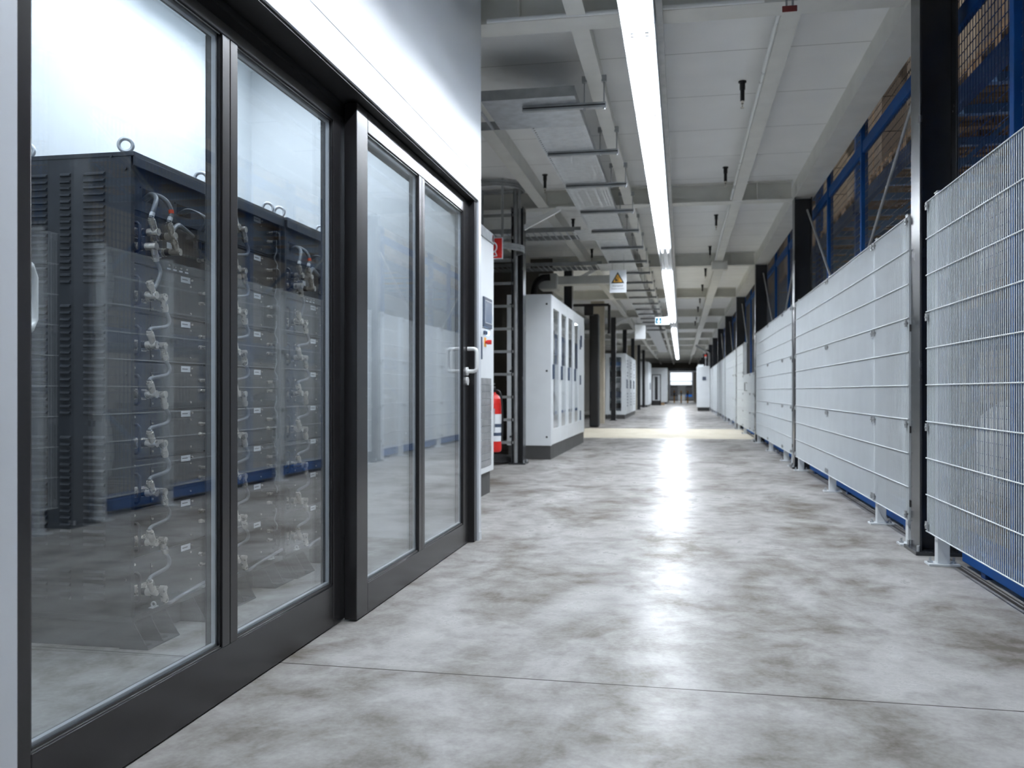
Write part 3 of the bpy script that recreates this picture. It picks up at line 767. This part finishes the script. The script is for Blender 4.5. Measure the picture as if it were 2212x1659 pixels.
# ------------------------------------------------------------------ control cabinet beyond the enclosure
XC = -1.675
t = thing('control_cabinet', (XC, 7.0, 0), 'tall white control cabinet with display, red switch and vent grille beside the enclosure end', 'cabinet')
MB().box(-2.3, XC, 6.95, 8.02, .198, 2.235).build('body', 'cabw', t, None, .004)
MB().box(-2.3, XC+.006, 6.95, 8.02, 2.237, 2.33).build('top_cover', 'galvd', t, None, .004)
MB().box(-2.28, XC-.02, 6.97, 7.95, 0, .198).build('plinth', 'plinth', t)
x = XC
f = MB().box(x, x+.014, 7.56, 7.90, 1.465, 1.725).build('display', 'displayf', t, None, .004)
MB().box(x+.014, x+.016, 7.60, 7.86, 1.505, 1.69).build('screen', 'display', f)
fr_ = MB()
for a in ((7.595, 7.865, 1.69, 1.697), (7.595, 7.865, 1.498, 1.505), (7.593, 7.60, 1.5, 1.69), (7.86, 7.867, 1.5, 1.69)): fr_.box(x+.014, x+.0175, *a)
fr_.build('screen_rim', 'alu', f)
for k in range(3): MB().cyl((x, 7.60+.075*k, 1.415), (x+.018, 7.60+.075*k, 1.415), .017, 14).build('push_button', 'led' if k == 2 else 'displayf', t)
rs = MB().cyl((x, 7.66, 1.335), (x+.02, 7.66, 1.335), .014, 12).cyl((x+.018, 7.66, 1.335), (x+.055, 7.66, 1.335), .02, 14).build('rotary_switch', 'red', t)
MB().box(x, x+.002, 7.62, 7.70, 1.295, 1.375).build('switch_plate', 'yellow', rs)
MB().box(x, x+.02, 7.44, 7.47, 1.18, 1.37).build('door_handle', 'displayf', t, None, .004)
gm = MB()
for k in range(13): gm.box(x, x+.004, 7.30, 7.90, .255+.0595*k, .309+.0595*k)
gm.build('vent_grille', 'galvd', t)
MB().box(x, x+.006, 7.935, 7.99, 2.255, 2.315).build('warning_sticker', 'red', t)
MB().ring((-1.9, 7.85, 2.36), (0, 1, 0), .024, .007).build('lifting_eye', 'galv', t)
# extinguisher hung on the cabinet's far side + its sign
t = thing('fire_extinguisher', (-1.70, 8.13, .35), 'red fire extinguisher hanging at the far side of the white control cabinet', 'fire extinguisher')
cy = MB(); c = (-1.705, 8.15)
prof = [(.0, .35), (.06, .35), (.072, .36), (.075, .38), (.075, .80), (.068, .84), (.045, .875), (.025, .885), (.025, .90)]
for (r0, z0), (r1, z1) in zip(prof, prof[1:]): cy.cyl((*c, z0), (*c, z1+1e-5), max(r0, .001), 20, max(r1, .001), caps=False)
cy.build('cylinder', 'red', t)
MB().cyl((*c, .45), (*c, .70), .0756, 20, caps=False).build('wrap_label', 'label', t)
MB().cyl((*c, .50), (*c, .53), .0760, 20, caps=False).cyl((*c, .58), (*c, .61), .0760, 20, caps=False).build('label_print', 'displayf', t)
MB().cyl((*c, .90), (*c, .94), .02, 12).box(c[0]-.012, c[0]+.012, c[1]-.10, c[1]+.04, .94, .955).box(c[0]-.012, c[0]+.012, c[1]-.08, c[1]+.03, .97, .985).build('valve', 'black', t)
MB().tube(smooth([(c[0], c[1]-.02, .92), (c[0]+.07, c[1]-.04, .90), (c[0]+.09, c[1]-.03, .75), (c[0]+.085, c[1], .55), (c[0]+.08, c[1], .45)]), .009, 8).build('hose', 'black', t)
MB().box(c[0]-.03, c[0]+.03, 8.02, 8.08, .55, .75).build('bracket', 'galv', t)
t = thing('fire_sign', (-1.72, 8.2, 2.1), 'red square sign with white hose ring sticking out beyond the control cabinet', 'sign')
MB().box(-1.83, -1.625, 8.198, 8.204, 2.135, 2.335).build('board', 'label', t)
MB().box(-1.822, -1.633, 8.196, 8.198, 2.143, 2.327).build('red_field', 'red', t)
MB().ring((-1.732, 8.194, 2.245), (0, 1, 0), .05, .007, 28, 6).tube([(-1.70, 8.194, 2.21), (-1.68, 8.194, 2.165), (-1.73, 8.194, 2.16)], .006, 6).build('hose_symbol', 'label', t)
MB().box(-1.83, -1.74, 8.02, 8.204, 2.20, 2.22).build('arm', 'galvd', t)

# ladder with safety cage
t = thing('caged_ladder', (-2.25, 11.1, 0), 'galvanised ladder with round safety cage left of the white cabinets', 'ladder')
for x in (-2.03, -2.47): MB().cyl((x, 11.06, 0), (x, 11.06, 3.42), .03, 14).build('rail', 'galvd', t)
for k in range(12):
    z = .27+.2835*k
    if z < 3.4: MB().box(-2.46, -2.04, 11.04, 11.08, z-.016, z+.016).build('rung', 'galvd', t)
for z in (2.62, 3.36):
    m = MB(); R = .37; cx, cy_ = -2.25, 10.78
    pts = [(-2.03, 11.06, z)]+[(cx+R*math.cos(a), cy_-R*math.sin(a), z) for a in [math.radians(-15+210*i/20) for i in range(21)]]+[(-2.47, 11.06, z)]
    for dz in (0, .03, .06): m.tube([(p[0], p[1], z+dz-.02) for p in pts], .011, 6)
    for p, q in zip(pts, pts[1:]): m.bar((p[0], p[1], z+.01), (q[0], q[1], z+.01), .005, .06)
    m.build('cage_hoop', 'galvd', t)
for a in (20, 62, 118, 160):
    px, py = -2.25+.365*math.cos(math.radians(a)), 10.78-.365*math.sin(math.radians(a))
    MB().box(px-.014, px+.014, py-.004, py+.004, 2.6, 3.42).build('cage_strip', 'galvd', t)
MB().box(-2.08, -1.98, 11.0, 11.12, 0, .008).build('foot_plate', 'galvd', t)
cb = MB()
for k in range(6):
    cb.tube(smooth([(-2.75+.03*k, 10.9+.05*k, .02+.01*k), (-2.45, 10.75+.04*k, .05+.012*k), (-2.2, 10.95+.03*k, .03+.015*k), (-2.10, 11.3+.03*k, .02+.01*k), (-2.4, 11.5, .03+.01*k)]), .014, 6)
tag(cb.build('cable_bundle', 'black', None, (-2.4, 11.1, 0)), 'coil of black cables on the floor behind the ladder foot', 'cable')

# white cabinets with glazed doors
t = thing('glazed_cabinet_row', (-1.70, 11.88, 0), 'long white switch cabinet row with tall glass doors on a dark plinth', 'cabinet')
x1, x0, y0, y1, zb, zt = -1.70, -2.30, 11.88, 16.0, .184, 2.20
sh = MB().box(x0, x1, y0, y0+.02, zb, zt).box(x0, x1, y1-.02, y1, zb, zt).box(x0, x1, y0+.02, y1-.02, zt-.03, zt).box(x0, x1-.021, y0+.02, y1-.02, zb, zb+.03).box(x0, x0+.02, y0+.02, y1-.02, zb+.03, zt-.03)
sh.box(x1-.02, x1, y0+.02, y0+.07, zb, zt-.03)
sh.build('body', 'cabw', t, None, .004)
scw = MB()
for xx in (x1-.06, x0+.05):
    for zz in (.30, 1.18, 2.07): scw.cyl((xx, y0-.004, zz), (xx, y0, zz), .014, 10)
scw.build('panel_screws', 'inkd', t)
MB().box(x0+.02, x1-.01, y0+.015, y1-.02, 0, zb).build('plinth', 'plinth', t)
MB().box(x1-.17, x1-.15, y0+.05, y1-.05, zb+.05, zt-.05).build('back_plate', 'cabw', t)
ys = [y0+.07, y0+.92, y0+1.74, y0+2.56, y0+3.36, y1]
for k in range(5):
    a, b = ys[k]+.004, ys[k+1]-.004
    dm = MB()
    if k < 4:
        dm.box(x1-.02, x1+.002, a, a+.12, zb+.01, zt-.005).box(x1-.02, x1+.002, b-.13, b, zb+.01, zt-.005).box(x1-.02, x1+.002, a+.12, b-.13, zb+.01, zb+.22).box(x1-.02, x1+.002, a+.12, b-.13, zt-.17, zt-.005)
    else: dm.box(x1-.02, x1+.002, a, b, zb+.01, zt-.005)
    d = dm.build('door', 'cabw', t, None, .002)
    if k < 4:
        MB().box(x1-.012, x1-.006, a+.12, b-.13, zb+.22, zt-.17).build('door_glass', 'glassc', d)
        eq = MB()
        for zz in (.55, .85, 1.15, 1.45, 1.75): eq.box(x1-.15, x1-.10, a+.1, b-.12, zz, zz+.05)
        eq.box(x1-.15, x1-.08, a+.15, b-.3, 1.22, 1.38)
        eq.build('switchgear', 'cabw' if k % 2 else 'galv', t)
        MB().box(x1+.002, x1+.03, a+.025, a+.07, 1.07, 1.27).build('door_handle', 'displayf', d, None, .008)
    else:
        for zz in (.42, 1.02, 1.62): MB().box(x1+.002, x1+.022, a+.04, a+.07, zz, zz+.16).build('hinge', 'displayf', d)
        MB().box(x1+.002, x1+.03, a+.12, a+.17, 1.66, 1.86).build('door_handle', 'displayf', d, None, .008)

# cabinet further down with an open window in its end face
t = thing('server_cabinet', (-1.80, 29.7, 0), 'white equipment cabinet with glazed end and slotted doors further down the aisle', 'cabinet')
x1, x0, y0, y1, zb, zt = -1.80, -2.46, 29.7, 36.2, .14, 2.15
m = MB().box(x0, x1, y0+.02, y1-.02, zt-.03, zt).box(x0, x1, y0+.02, y1-.02, zb, zb+.03).box(x0, x0+.02, y0+.02, y1-.02, zb+.03, zt-.03).box(x0, x1, y1-.02, y1, zb, zt)
m.box(x1-.14, x1, y0, y0+.02, zb, zt).box(x0, x0+.14, y0, y0+.02, zb, zt).box(x0+.14, x1-.14, y0, y0+.02, zb, zb+.12).box(x0+.14, x1-.14, y0, y0+.02, zt-.13, zt)
m.build('body', 'cabw', t, None, .004)
MB().box(x0+.14, x1-.14, y0+.006, y0+.012, zb+.12, zt-.13).build('end_glass', 'glassc', t)
for k in range(5):
    z = .35+.34*k; MB().box(x0+.15, x1-.16, y0+.15, y0+.5, z, z+.16+.05*(k % 2)).build('equipment', ('black', 'displayf', 'galvd', 'cable_d', 'bluel')[k], t)
for z in (.62, 1.35, 1.72): MB().box(x0+.12, x1-.12, y0+.03, y0+.6, z, z+.02).build('shelf', 'cabw', t)
MB().box(x0+.02, x1-.02, y0+.02, y1, 0, zb).build('plinth', 'plinth', t)
for k in range(3):
    a, b = y0+.05+2.15*k, y0+2.1+2.15*k
    d = MB().box(x1-.0, x1+.02, a, b, zb+.02, zt-.02).build('door', 'cabw', t, None, .003)
    sl = MB()
    for q in range(16):
        if q in (5, 9, 12): continue
        sl.box(x1+.02, x1+.022, a+.5, a+1.0, .4+.1*q, .45+.1*q)
    sl.build('door_slots', 'displayf', d)
    MB().box(x1+.02, x1+.05, a+.2, a+.3, 1.0, 1.3).build('door_handle', 'displayf', d)
# cabinets near the far end, left
for k, (xa, xb, ya, yb, zt, lab) in enumerate(((-3.0, -1.86, 52, 57, 2.6, 'white cabinet in the distance on the left behind the dark column'), (-2.9, -1.0, 66, 68, 2.6, 'pale wall-high cabinet at the far left end of the aisle'))):
    t = thing('distant_cabinet', (xb, ya, 0), lab, 'cabinet')
    MB().box(xa, xb, ya, yb, .12, zt).build('body', 'cabw', t, None, .01)
    MB().box(xa+.05, xb-.05, ya+.05, yb-.05, 0, .12).build('plinth', 'plinth', t)
    MB().box(xb, xb+.02, ya+.2, (ya+yb)/2-.03, .2, zt-.1).build('door', 'cabw', t)
    MB().box(xb, xb+.02, (ya+yb)/2+.03, yb-.2, .2, zt-.1).build('door', 'cabw', t)
    MB().box(xb+.02, xb+.06, (ya+yb)/2-.3, (ya+yb)/2-.2, 1.0, 1.4).build('door_handle', 'displayf', t)
t = thing('cable_reel_rack', (-1.7, 59, 0), 'dark machine frame with hoses in the distance on the left', 'machine frame')
MB().box(-1.9, -1.84, 58.9, 58.96, 0, 2.0).box(-1.36, -1.3, 58.9, 58.96, 0, 2.0).box(-1.9, -1.3, 58.9, 58.96, 1.94, 2.0).box(-1.9, -1.3, 58.9, 59.7, 0, .3).build('frame', 'black', t)
for k in range(5): MB().cyl((-1.6, 59.1+.12*k, .35), (-1.6, 59.1+.12*k, 1.85), .09, 10).build('hose', 'cable_d', t)
t = thing('wooden_pallet', (-1.5, 60, 0), 'orange brown pallet edge on the floor by the dark machine frame', 'pallet')
MB().box(-1.9, -1.1, 59.9, 61.0, .1, .14).box(-1.9, -1.1, 59.9, 60.0, 0, .1).box(-1.9, -1.1, 60.9, 61.0, 0, .1).build('deck', 'wood', t)
# white box on the right near the end, with signal lamp
t = thing('machine_cabinet', (.7, 42.1, 0), 'narrow white machine cabinet standing against the fence at the far right', 'cabinet')
MB().box(.70, 1.28, 42.1, 43.6, .17, 2.05).build('body', 'cabw', t, None, .01)
MB().box(.74, 1.26, 42.2, 43.5, 0, .17).build('plinth', 'plinth', t)
MB().box(.94, 1.10, 42.05, 42.1, 1.42, 1.57).build('control_box', 'displayf', t)
MB().box(.75, 1.0, 42.3, 43.3, 2.05, 2.13).build('top_box', 'cabw', t)
t = thing('signal_lamp', (1.09, 42.3, 2.05), 'signal lamp with red top on a pole above the far white cabinet', 'signal lamp')
MB().cyl((1.09, 42.3, 2.051), (1.09, 42.3, 2.42), .022, 10).build('pole', 'galv', t)
MB().cyl((1.09, 42.3, 2.42), (1.09, 42.3, 2.5), .045, 12).build('white_lens', 'plastic', t); MB().cyl((1.09, 42.3, 2.5), (1.09, 42.3, 2.58), .045, 12).build('red_lens', 'signalr', t)
tag(MB().tube(smooth([(1.25, 42.5, 2.06), (1.25, 42.5, 2.55), (1.2, 42.5, 2.68), (.75, 42.5, 2.95), (.70, 42.5, 2.98), (.68, 42.5, 3.04)], 5), .045, 10).build('conduit_pipe', 'galvd'), 'bent grey pipe rising from the far white cabinet to the ceiling', 'pipe')

# ------------------------------------------------------------------ overhead: cable trays, brackets, ducts
ZTR = 3.04
def tray(x0, x1, y0, y1, label, along='y', solid=False):
    t = thing('cable_tray', (x0, y0, ZTR), label, 'cable tray', 'galvanised cable trays')
    MB().box(x0, x1, y0, y1, ZTR, ZTR+.0015).build('tray_bottom', 'galv' if solid else 'perf', t)
    if along == 'y':
        for xx in (x0, x1-.002): MB().box(xx, xx+.002, y0, y1, ZTR+.0015, ZTR+.06).build('tray_side', 'galvd', t)
    else:
        for yy in (y0, y1-.002): MB().box(x0, x1, yy, yy+.002, ZTR+.0015, ZTR+.06).build('tray_side', 'galvd', t)
    return t
TX0, TX1 = -1.20, -.757
tray(TX0, TX1, 7.22, 11.9, 'perforated cable tray nearest overhead, left of the strip lights')
tray(TX0, TX1, 12.75, 15.15, 'perforated cable tray overhead beyond the first side branch')
tray(TX0, TX1, 16.0, 30, 'perforated cable tray overhead in the middle distance')
tray(TX0, TX1, 30.01, 50, 'perforated cable tray overhead in the far distance')
t = thing('tray_junction', (TX0, 6.48, ZTR), 'plain galvanised tray junction plate at the near end of the overhead tray', 'cable tray')
m = MB()
ar = [(TX0-.25+.25*math.sin(math.radians(a)), 7.22+.0+.25-.25*math.cos(math.radians(a))) for a in range(0, 91, 15)]
pl = [(TX0-.25, 6.48, ZTR), (TX1, 6.48, ZTR), (TX1, 7.22, ZTR), (TX0+.0, 7.22, ZTR)]
m.box(TX0-.25, TX1, 6.48, 7.22, ZTR, ZTR+.0015)
m.build('plate', 'galv', t)
MB().box(TX0-.25, TX1, 6.478, 6.48, ZTR, ZTR+.075).box(TX1-.002, TX1, 6.48, 7.22, ZTR, ZTR+.06).build('tray_side', 'galvd', t)
t = thing('ladder_tray', (-2.6, 6.48, ZTR), 'ladder type tray going left from the near tray junction above the enclosure end', 'cable tray')
MB().box(-2.6, TX0-.25, 6.484, 6.49, ZTR+.001, ZTR+.07).box(-2.6, TX0-.25, 7.21, 7.216, ZTR+.001, ZTR+.07).build('side_rails', 'galvd', t)
for k in range(8): MB().box(-1.52-.15*k, -1.50-.15*k, 6.49, 7.21, ZTR+.001, ZTR+.015).build('rung', 'galv', t)
for k, (y0, y1, lab) in enumerate(((12.0, 12.65, 'first'), (15.25, 15.9, 'second'))):
    t = thing('branch_tray', (-2.9, y0, ZTR), lab+' side tray branching left from the overhead cable tray', 'cable tray')
    MB().box(TX0-.2, TX1, y0-.1, y1+.1, ZTR+.002, ZTR+.0035).build('corner_plate', 'galv', t)
    MB().box(-3.4, TX0-.12, y0, y0+.002, ZTR+.0035, ZTR+.065).box(-3.4, TX0, y1, y1+.002, ZTR+.0035, ZTR+.065).build('side_rails', 'galvd', t)
    for q in range(22): MB().box(-1.35-.09*q, -1.33-.09*q, y0, y1, ZTR+.0035, ZTR+.006).build('slat', 'galv', t)
for k, y in enumerate((6.66, 7.97, 9.25, 10.62, 11.95, 13.35, 14.8, 16.25, 17.7, 19.1, 20.5, 22.0, 23.5, 25, 26.5, 28, 29.6, 31.5)):
    t = thing('hanging_bracket', (-.9, y, ZTR), 'strut bracket holding up the overhead cable tray, '+ORD[k]+' counting from the foreground', 'bracket', 'strut brackets under the cable tray')
    MB().box(-1.17, -.545, y-.02, y+.02, ZTR-.042, ZTR-.04+.039).build('strut', 'galvd', t, None, .002)
    MB().box(-1.165, -.55, y-.0205, y-.0195, ZTR-.026, ZTR-.016).build('strut_slot', 'black', t)
    for xx in (-.705, -.560):
        MB().cyl((xx, y, ZTR-.045), (xx, y, 3.225), .005, 8).build('threaded_rod', 'galvd', t)
        MB().box(xx-.018, xx+.018, y-.018, y+.018, 3.19, 3.235).build('beam_clamp', 'galvd', t)
        MB().cyl((xx, y, ZTR-.055), (xx, y, ZTR-.043), .01, 6).build('nut', 'galv', t)
# ceiling drop nozzles
def nozzle(x, y, label):
    t = thing('ceiling_sprinkler', (x, y, 3.21), label, 'sprinkler', 'black drop sprinklers in the ceiling panels')
    MB().cyl((x, y, HC-.012), (x, y, HC), .032, 14).build('collar', 'black', t)
    MB().cyl((x, y, HC-.07), (x, y, HC-.012), .022, 12).cyl((x, y, HC-.16), (x, y, HC-.07), .017, 12).build('sleeve', 'black', t)
    MB().cyl((x, y, 3.245), (x, y, HC-.16), .011, 8).cyl((x, y, 3.215), (x, y, 3.245), .005, 6).cyl((x, y, 3.212), (x, y, 3.216), .016, 10).build('head', 'nickel', t)
for k, y in enumerate((7.56, 10.42, 13.2, 16.05, 18.95, 21.8, 24.7, 27.5, 30.4, 33.2)):
    nozzle(.487, y, 'short black sprinkler drop between strip lights and right purlin, '+ORD[k]+' from the foreground')
for k, y in enumerate((10.39, 13.15, 15.99)):
    nozzle(-1.56, y, 'short black sprinkler drop left of the cable tray, '+ORD[k]+' from the foreground')
# conduits and red tag
tag(MB().cyl((.585, 5.6, 3.225), (.585, 16.4, 3.225), .014, 8).cyl((.585, 5.6, 3.225), (.56, 5.45, 3.225), .014, 8).build('conduit', 'plastic'), 'thin white conduit clipped along the right ceiling purlin', 'conduit')
tag(MB().cyl((-1.19, 5.495, 3.212), (.48, 5.495, 3.212), .014, 8).build('conduit', 'plastic'), 'thin white conduit running along the near ceiling beam', 'conduit')
t = thing('red_tag', (.62, 5.49, 3.13), 'small dull red tag hanging from the near ceiling beam by the right purlin', 'tag')
MB().box(.58, .665, 5.485, 5.495, 3.13, 3.165).build('plate', 'dullred', t, None, .003)
MB().box(.60, .61, 5.485, 5.51, 3.165, 3.21).box(.635, .645, 5.485, 5.51, 3.165, 3.21).build('strap', 'galvd', t)
t = thing('junction_box', (.66, 16.5, 3.1), 'small grey box under the right purlin where the white duct begins', 'junction box')
MB().box(.53, .80, 16.3, 16.55, 3.06, 3.2055).build('box_body', 'beam', t, None, .004)
MB().box(.56, .77, 16.28, 16.30, 3.08, 3.18).build('box_lid', 'beam', t)
tag(MB().box(.58, .75, 16.55, 56, 3.10, 3.20).build('cable_duct', 'beam'), 'straight pale cable duct running along the right purlin into the distance', 'cable duct')
# knee braces whitened to look strongly lit, grey duct with box, black hose, black pipe frame at upper left
for k, (yc, xx) in enumerate(((11.13, -1.93), (16.80, -2.0), (28.14, -2.0), (33.81, -2.0))):
    o = MB().bar((xx-.01, yc, 2.95), (xx+.44, yc+.05, 3.19), .06, .06).box(xx+.40, xx+.66, yc-.02, yc+.14, 3.185, 3.2).build('knee_brace', 'plastic')
    tag(o, 'slanted knee brace, whitened as if lit, from the '+('column beside the caged ladder', 'column behind the white glazed cabinets', 'column by the distant equipment cabinet', 'farther column past the equipment cabinet')[k]+' to the ceiling beam', 'brace', 'knee braces at the left columns')
t = thing('air_duct', (-2.4, 16.6, 2.9), 'grey horizontal duct with a box end above the white cabinets', 'duct')
MB().box(-2.2, -1.25, 16.1, 16.4, 2.83, 2.975).build('duct', 'beam', t, None, .004)
MB().box(-2.52, -2.18, 16.0, 16.45, 2.74, 3.02).build('box_end', 'beam', t, None, .03)
tag(MB().tube(smooth([(-2.30, 15.93, 2.94), (-2.45, 15.92, 2.92), (-2.56, 15.9, 2.8), (-2.6, 15.9, 2.5), (-2.62, 15.9, 2.2)]), .06, 12).build('black_hose', 'black'), 'thick black hose curving down beside the grey duct box', 'hose')
t = thing('pipe_frame', (-2.2, 22, 3.0), 'black pipe frame hanging by the black column cover', 'frame')
MB().cyl((-2.6, 21.9, 3.0), (-1.72, 21.9, 3.0), .035, 10).cyl((-1.72, 21.9, 3.0), (-1.72, 21.9, 2.3), .035, 10).build('pipes', 'black', t)
MB().box(-2.32, -2.1, 21.85, 21.95, 2.75, 2.97).build('bracket_box', 'black', t)

# signs
def sign_board(name, x0, x1, y, z0, z1, label):
    t = thing(name, ((x0+x1)/2, y, z0), label, 'sign')
    MB().box(x0, x1, y, y+.006, z0, z1).build('board', 'label', t)
    for xx in (x0+.04, x1-.04): MB().cyl((xx, y+.003, z1), (xx, y+.003, 3.2 if z1 > 3.03 else ZTR-.001), .003, 6).build('hanger_wire', 'galvd', t)
    return t
ys = 14.2; x0, x1, z0, z1 = -1.105, -.845, 2.455, 2.81
t = sign_board('warning_sign', x0, x1, ys, z0, z1, 'hanging white warning sign with orange triangle and lettering under the cable tray')
cx = (x0+x1)/2-.006
tri = lambda s, yo, zc: [(cx-.5*s, ys-yo, zc), (cx+.5*s, ys-yo, zc), (cx, ys-yo, zc+.866*s)]
tr = MB().prism(tri(.205, .002, 2.600), (0, .002, 0)).build('triangle_border', 'inkd', t)
MB().prism(tri(.146, .004, 2.618), (0, .002, 0)).build('triangle_field', 'yellow', tr)
pic = MB(); yp = ys-.006
pic.box(cx-.04, cx-.004, yp, yp+.002, 2.637, 2.657).box(cx-.04, cx-.022, yp, yp+.002, 2.657, 2.677).box(cx+.002, cx+.007, yp, yp+.002, 2.632, 2.702).box(cx+.007, cx+.035, yp, yp+.002, 2.632, 2.637)
pic.box(cx-.022, cx-.018, yp, yp+.002, 2.657, 2.702).box(cx-.022, cx+.002, yp, yp+.002, 2.698, 2.702)
for q in (-.034, -.01): pic.cyl((cx+q, yp, 2.635), (cx+q, yp+.002, 2.635), .008, 12)
pic.build('forklift_symbol', 'inkd', tr)
text('Vorsicht!', .046, (cx, ys-.001, 2.545), (math.pi/2, 0, 0), 'inkd', t)
text('Staplerverkehr', .034, (cx, ys-.001, 2.505), (math.pi/2, 0, 0), 'ink', t)
t = sign_board('hanging_board', -1.22, -.94, 24.3, 2.30, 2.68, 'blank white board hanging in the distance below the cable tray')
t = thing('exit_sign', (-.53, 25.8, 2.80), 'lit escape route sign box hanging left of the strip lights in the distance', 'exit sign')
MB().box(-.73, -.33, 25.8, 25.86, 2.79, 3.0).build('housing', 'plastic', t)
MB().box(-.72, -.34, 25.795, 25.8, 2.80, 2.99).build('lit_face', 'exitlit', t)
MB().box(-.715, -.55, 25.79, 25.794, 2.81, 2.98).build('dark_field', 'exitg', t)
MB().box(-.64, -.62, 25.785, 25.789, 2.88, 2.97).prism([(-.67, 25.785, 2.89), (-.59, 25.785, 2.89), (-.63, 25.785, 2.825)], (0, .004, 0)).build('down_arrow', 'exitlit', t)
for xx in (-.68, -.38): MB().cyl((xx, 25.83, 3.0), (xx, 25.83, 3.43), .006, 6).build('hanger_rod', 'galvd', t)

# ------------------------------------------------------------------ far end: gateway, machine, bollards
t = thing('gateway_frame', (0, 77.8, 0), 'doorway frame with pale stacked edges at the end of the aisle', 'door frame')
for x in (-1.3, 1.02):
    m = MB()
    for k in range(12): m.box(x, x+.24, 77.6, 77.95, .21*k, .21*k+.19)
    m.build('edge_blocks', 'concrete', t)
MB().box(-1.3, 1.26, 77.6, 77.95, 2.62, 2.85).build('lintel', 'column', t)
t = thing('white_machine', (0, 84, 0), 'white machine with dark underside beyond the end doorway', 'machine')
MB().box(-1.0, .95, 83, 85, 1.45, 2.6).build('hood', 'cabw', t, None, .05)
MB().box(-1.0, .95, 82.98, 83, 1.78, 1.83).build('hood_seam', 'displayf', t)
MB().box(-1.0, -.35, 83.2, 85, .45, 1.4).build('left_base', 'black', t); MB().box(.4, .95, 83.2, 85, .6, 1.4).build('right_base', 'black', t)
MB().box(.4, .95, 83.2, 85, .4, .6).build('blue_skirt', 'blue', t)
MB().box(-.3, .35, 84.5, 85, 0, 1.45).build('middle_panel', 'cabw', t)
for k, x in enumerate((-.55, -.02, .48)):
    t = thing('bollard', (x, 72, 0), 'yellow and black bollard before the end doorway, '+('left', 'middle', 'right')[k]+' of three', 'bollard', 'bollards before the end doorway')
    MB().cyl((x, 72, 0), (x, 72, .55), .05, 12).cyl((x, 72, .8), (x, 72, .95), .05, 12).build('post', 'yellow', t)
    MB().cyl((x, 72, .55), (x, 72, .8), .051, 12).build('black_band', 'black', t)
for k, y in enumerate((79.6, 81.2)):  # added lamps hidden behind the lintel, placed to light the hood's front
    t = thing('ceiling_lamp', (0, y, 3.43), 'added unseen lamp lighting the white machine beyond the end doorway, '+('nearer', 'farther')[k], 'lamp', 'added unseen lamps beyond the end doorway')
    MB().box(-1.5, 1.5, y, y+.4, 3.35, 3.43).build('housing', 'refl', t); MB().box(-1.45, 1.45, y+.03, y+.37, 3.34, 3.35).build('diffuser', 'lamp2', t)
    area(t, 0, y+.03, y+.37, 3.335, 2.9, 48)

# ------------------------------------------------------------------ world and view
wd = bpy.data.worlds.new('world'); SC.world = wd; wd.use_nodes = True
bg = wd.node_tree.nodes['Background']; bg.inputs['Color'].default_value = (.9, .95, 1, 1); bg.inputs['Strength'].default_value = .1
SC.view_settings.view_transform = 'Standard'; SC.view_settings.look = 'None'
SC.view_settings.exposure = 1.62; SC.view_settings.gamma = 1.0; SC.view_settings.use_curve_mapping = False
SC.cycles.use_denoising = True
SC.cycles.max_bounces = 12; SC.cycles.diffuse_bounces = 8; SC.cycles.glossy_bounces = 5; SC.cycles.transparent_max_bounces = 24
SC.cycles.sample_clamp_indirect = 8.0
SC.cycles.caustics_reflective = False; SC.cycles.caustics_refractive = False
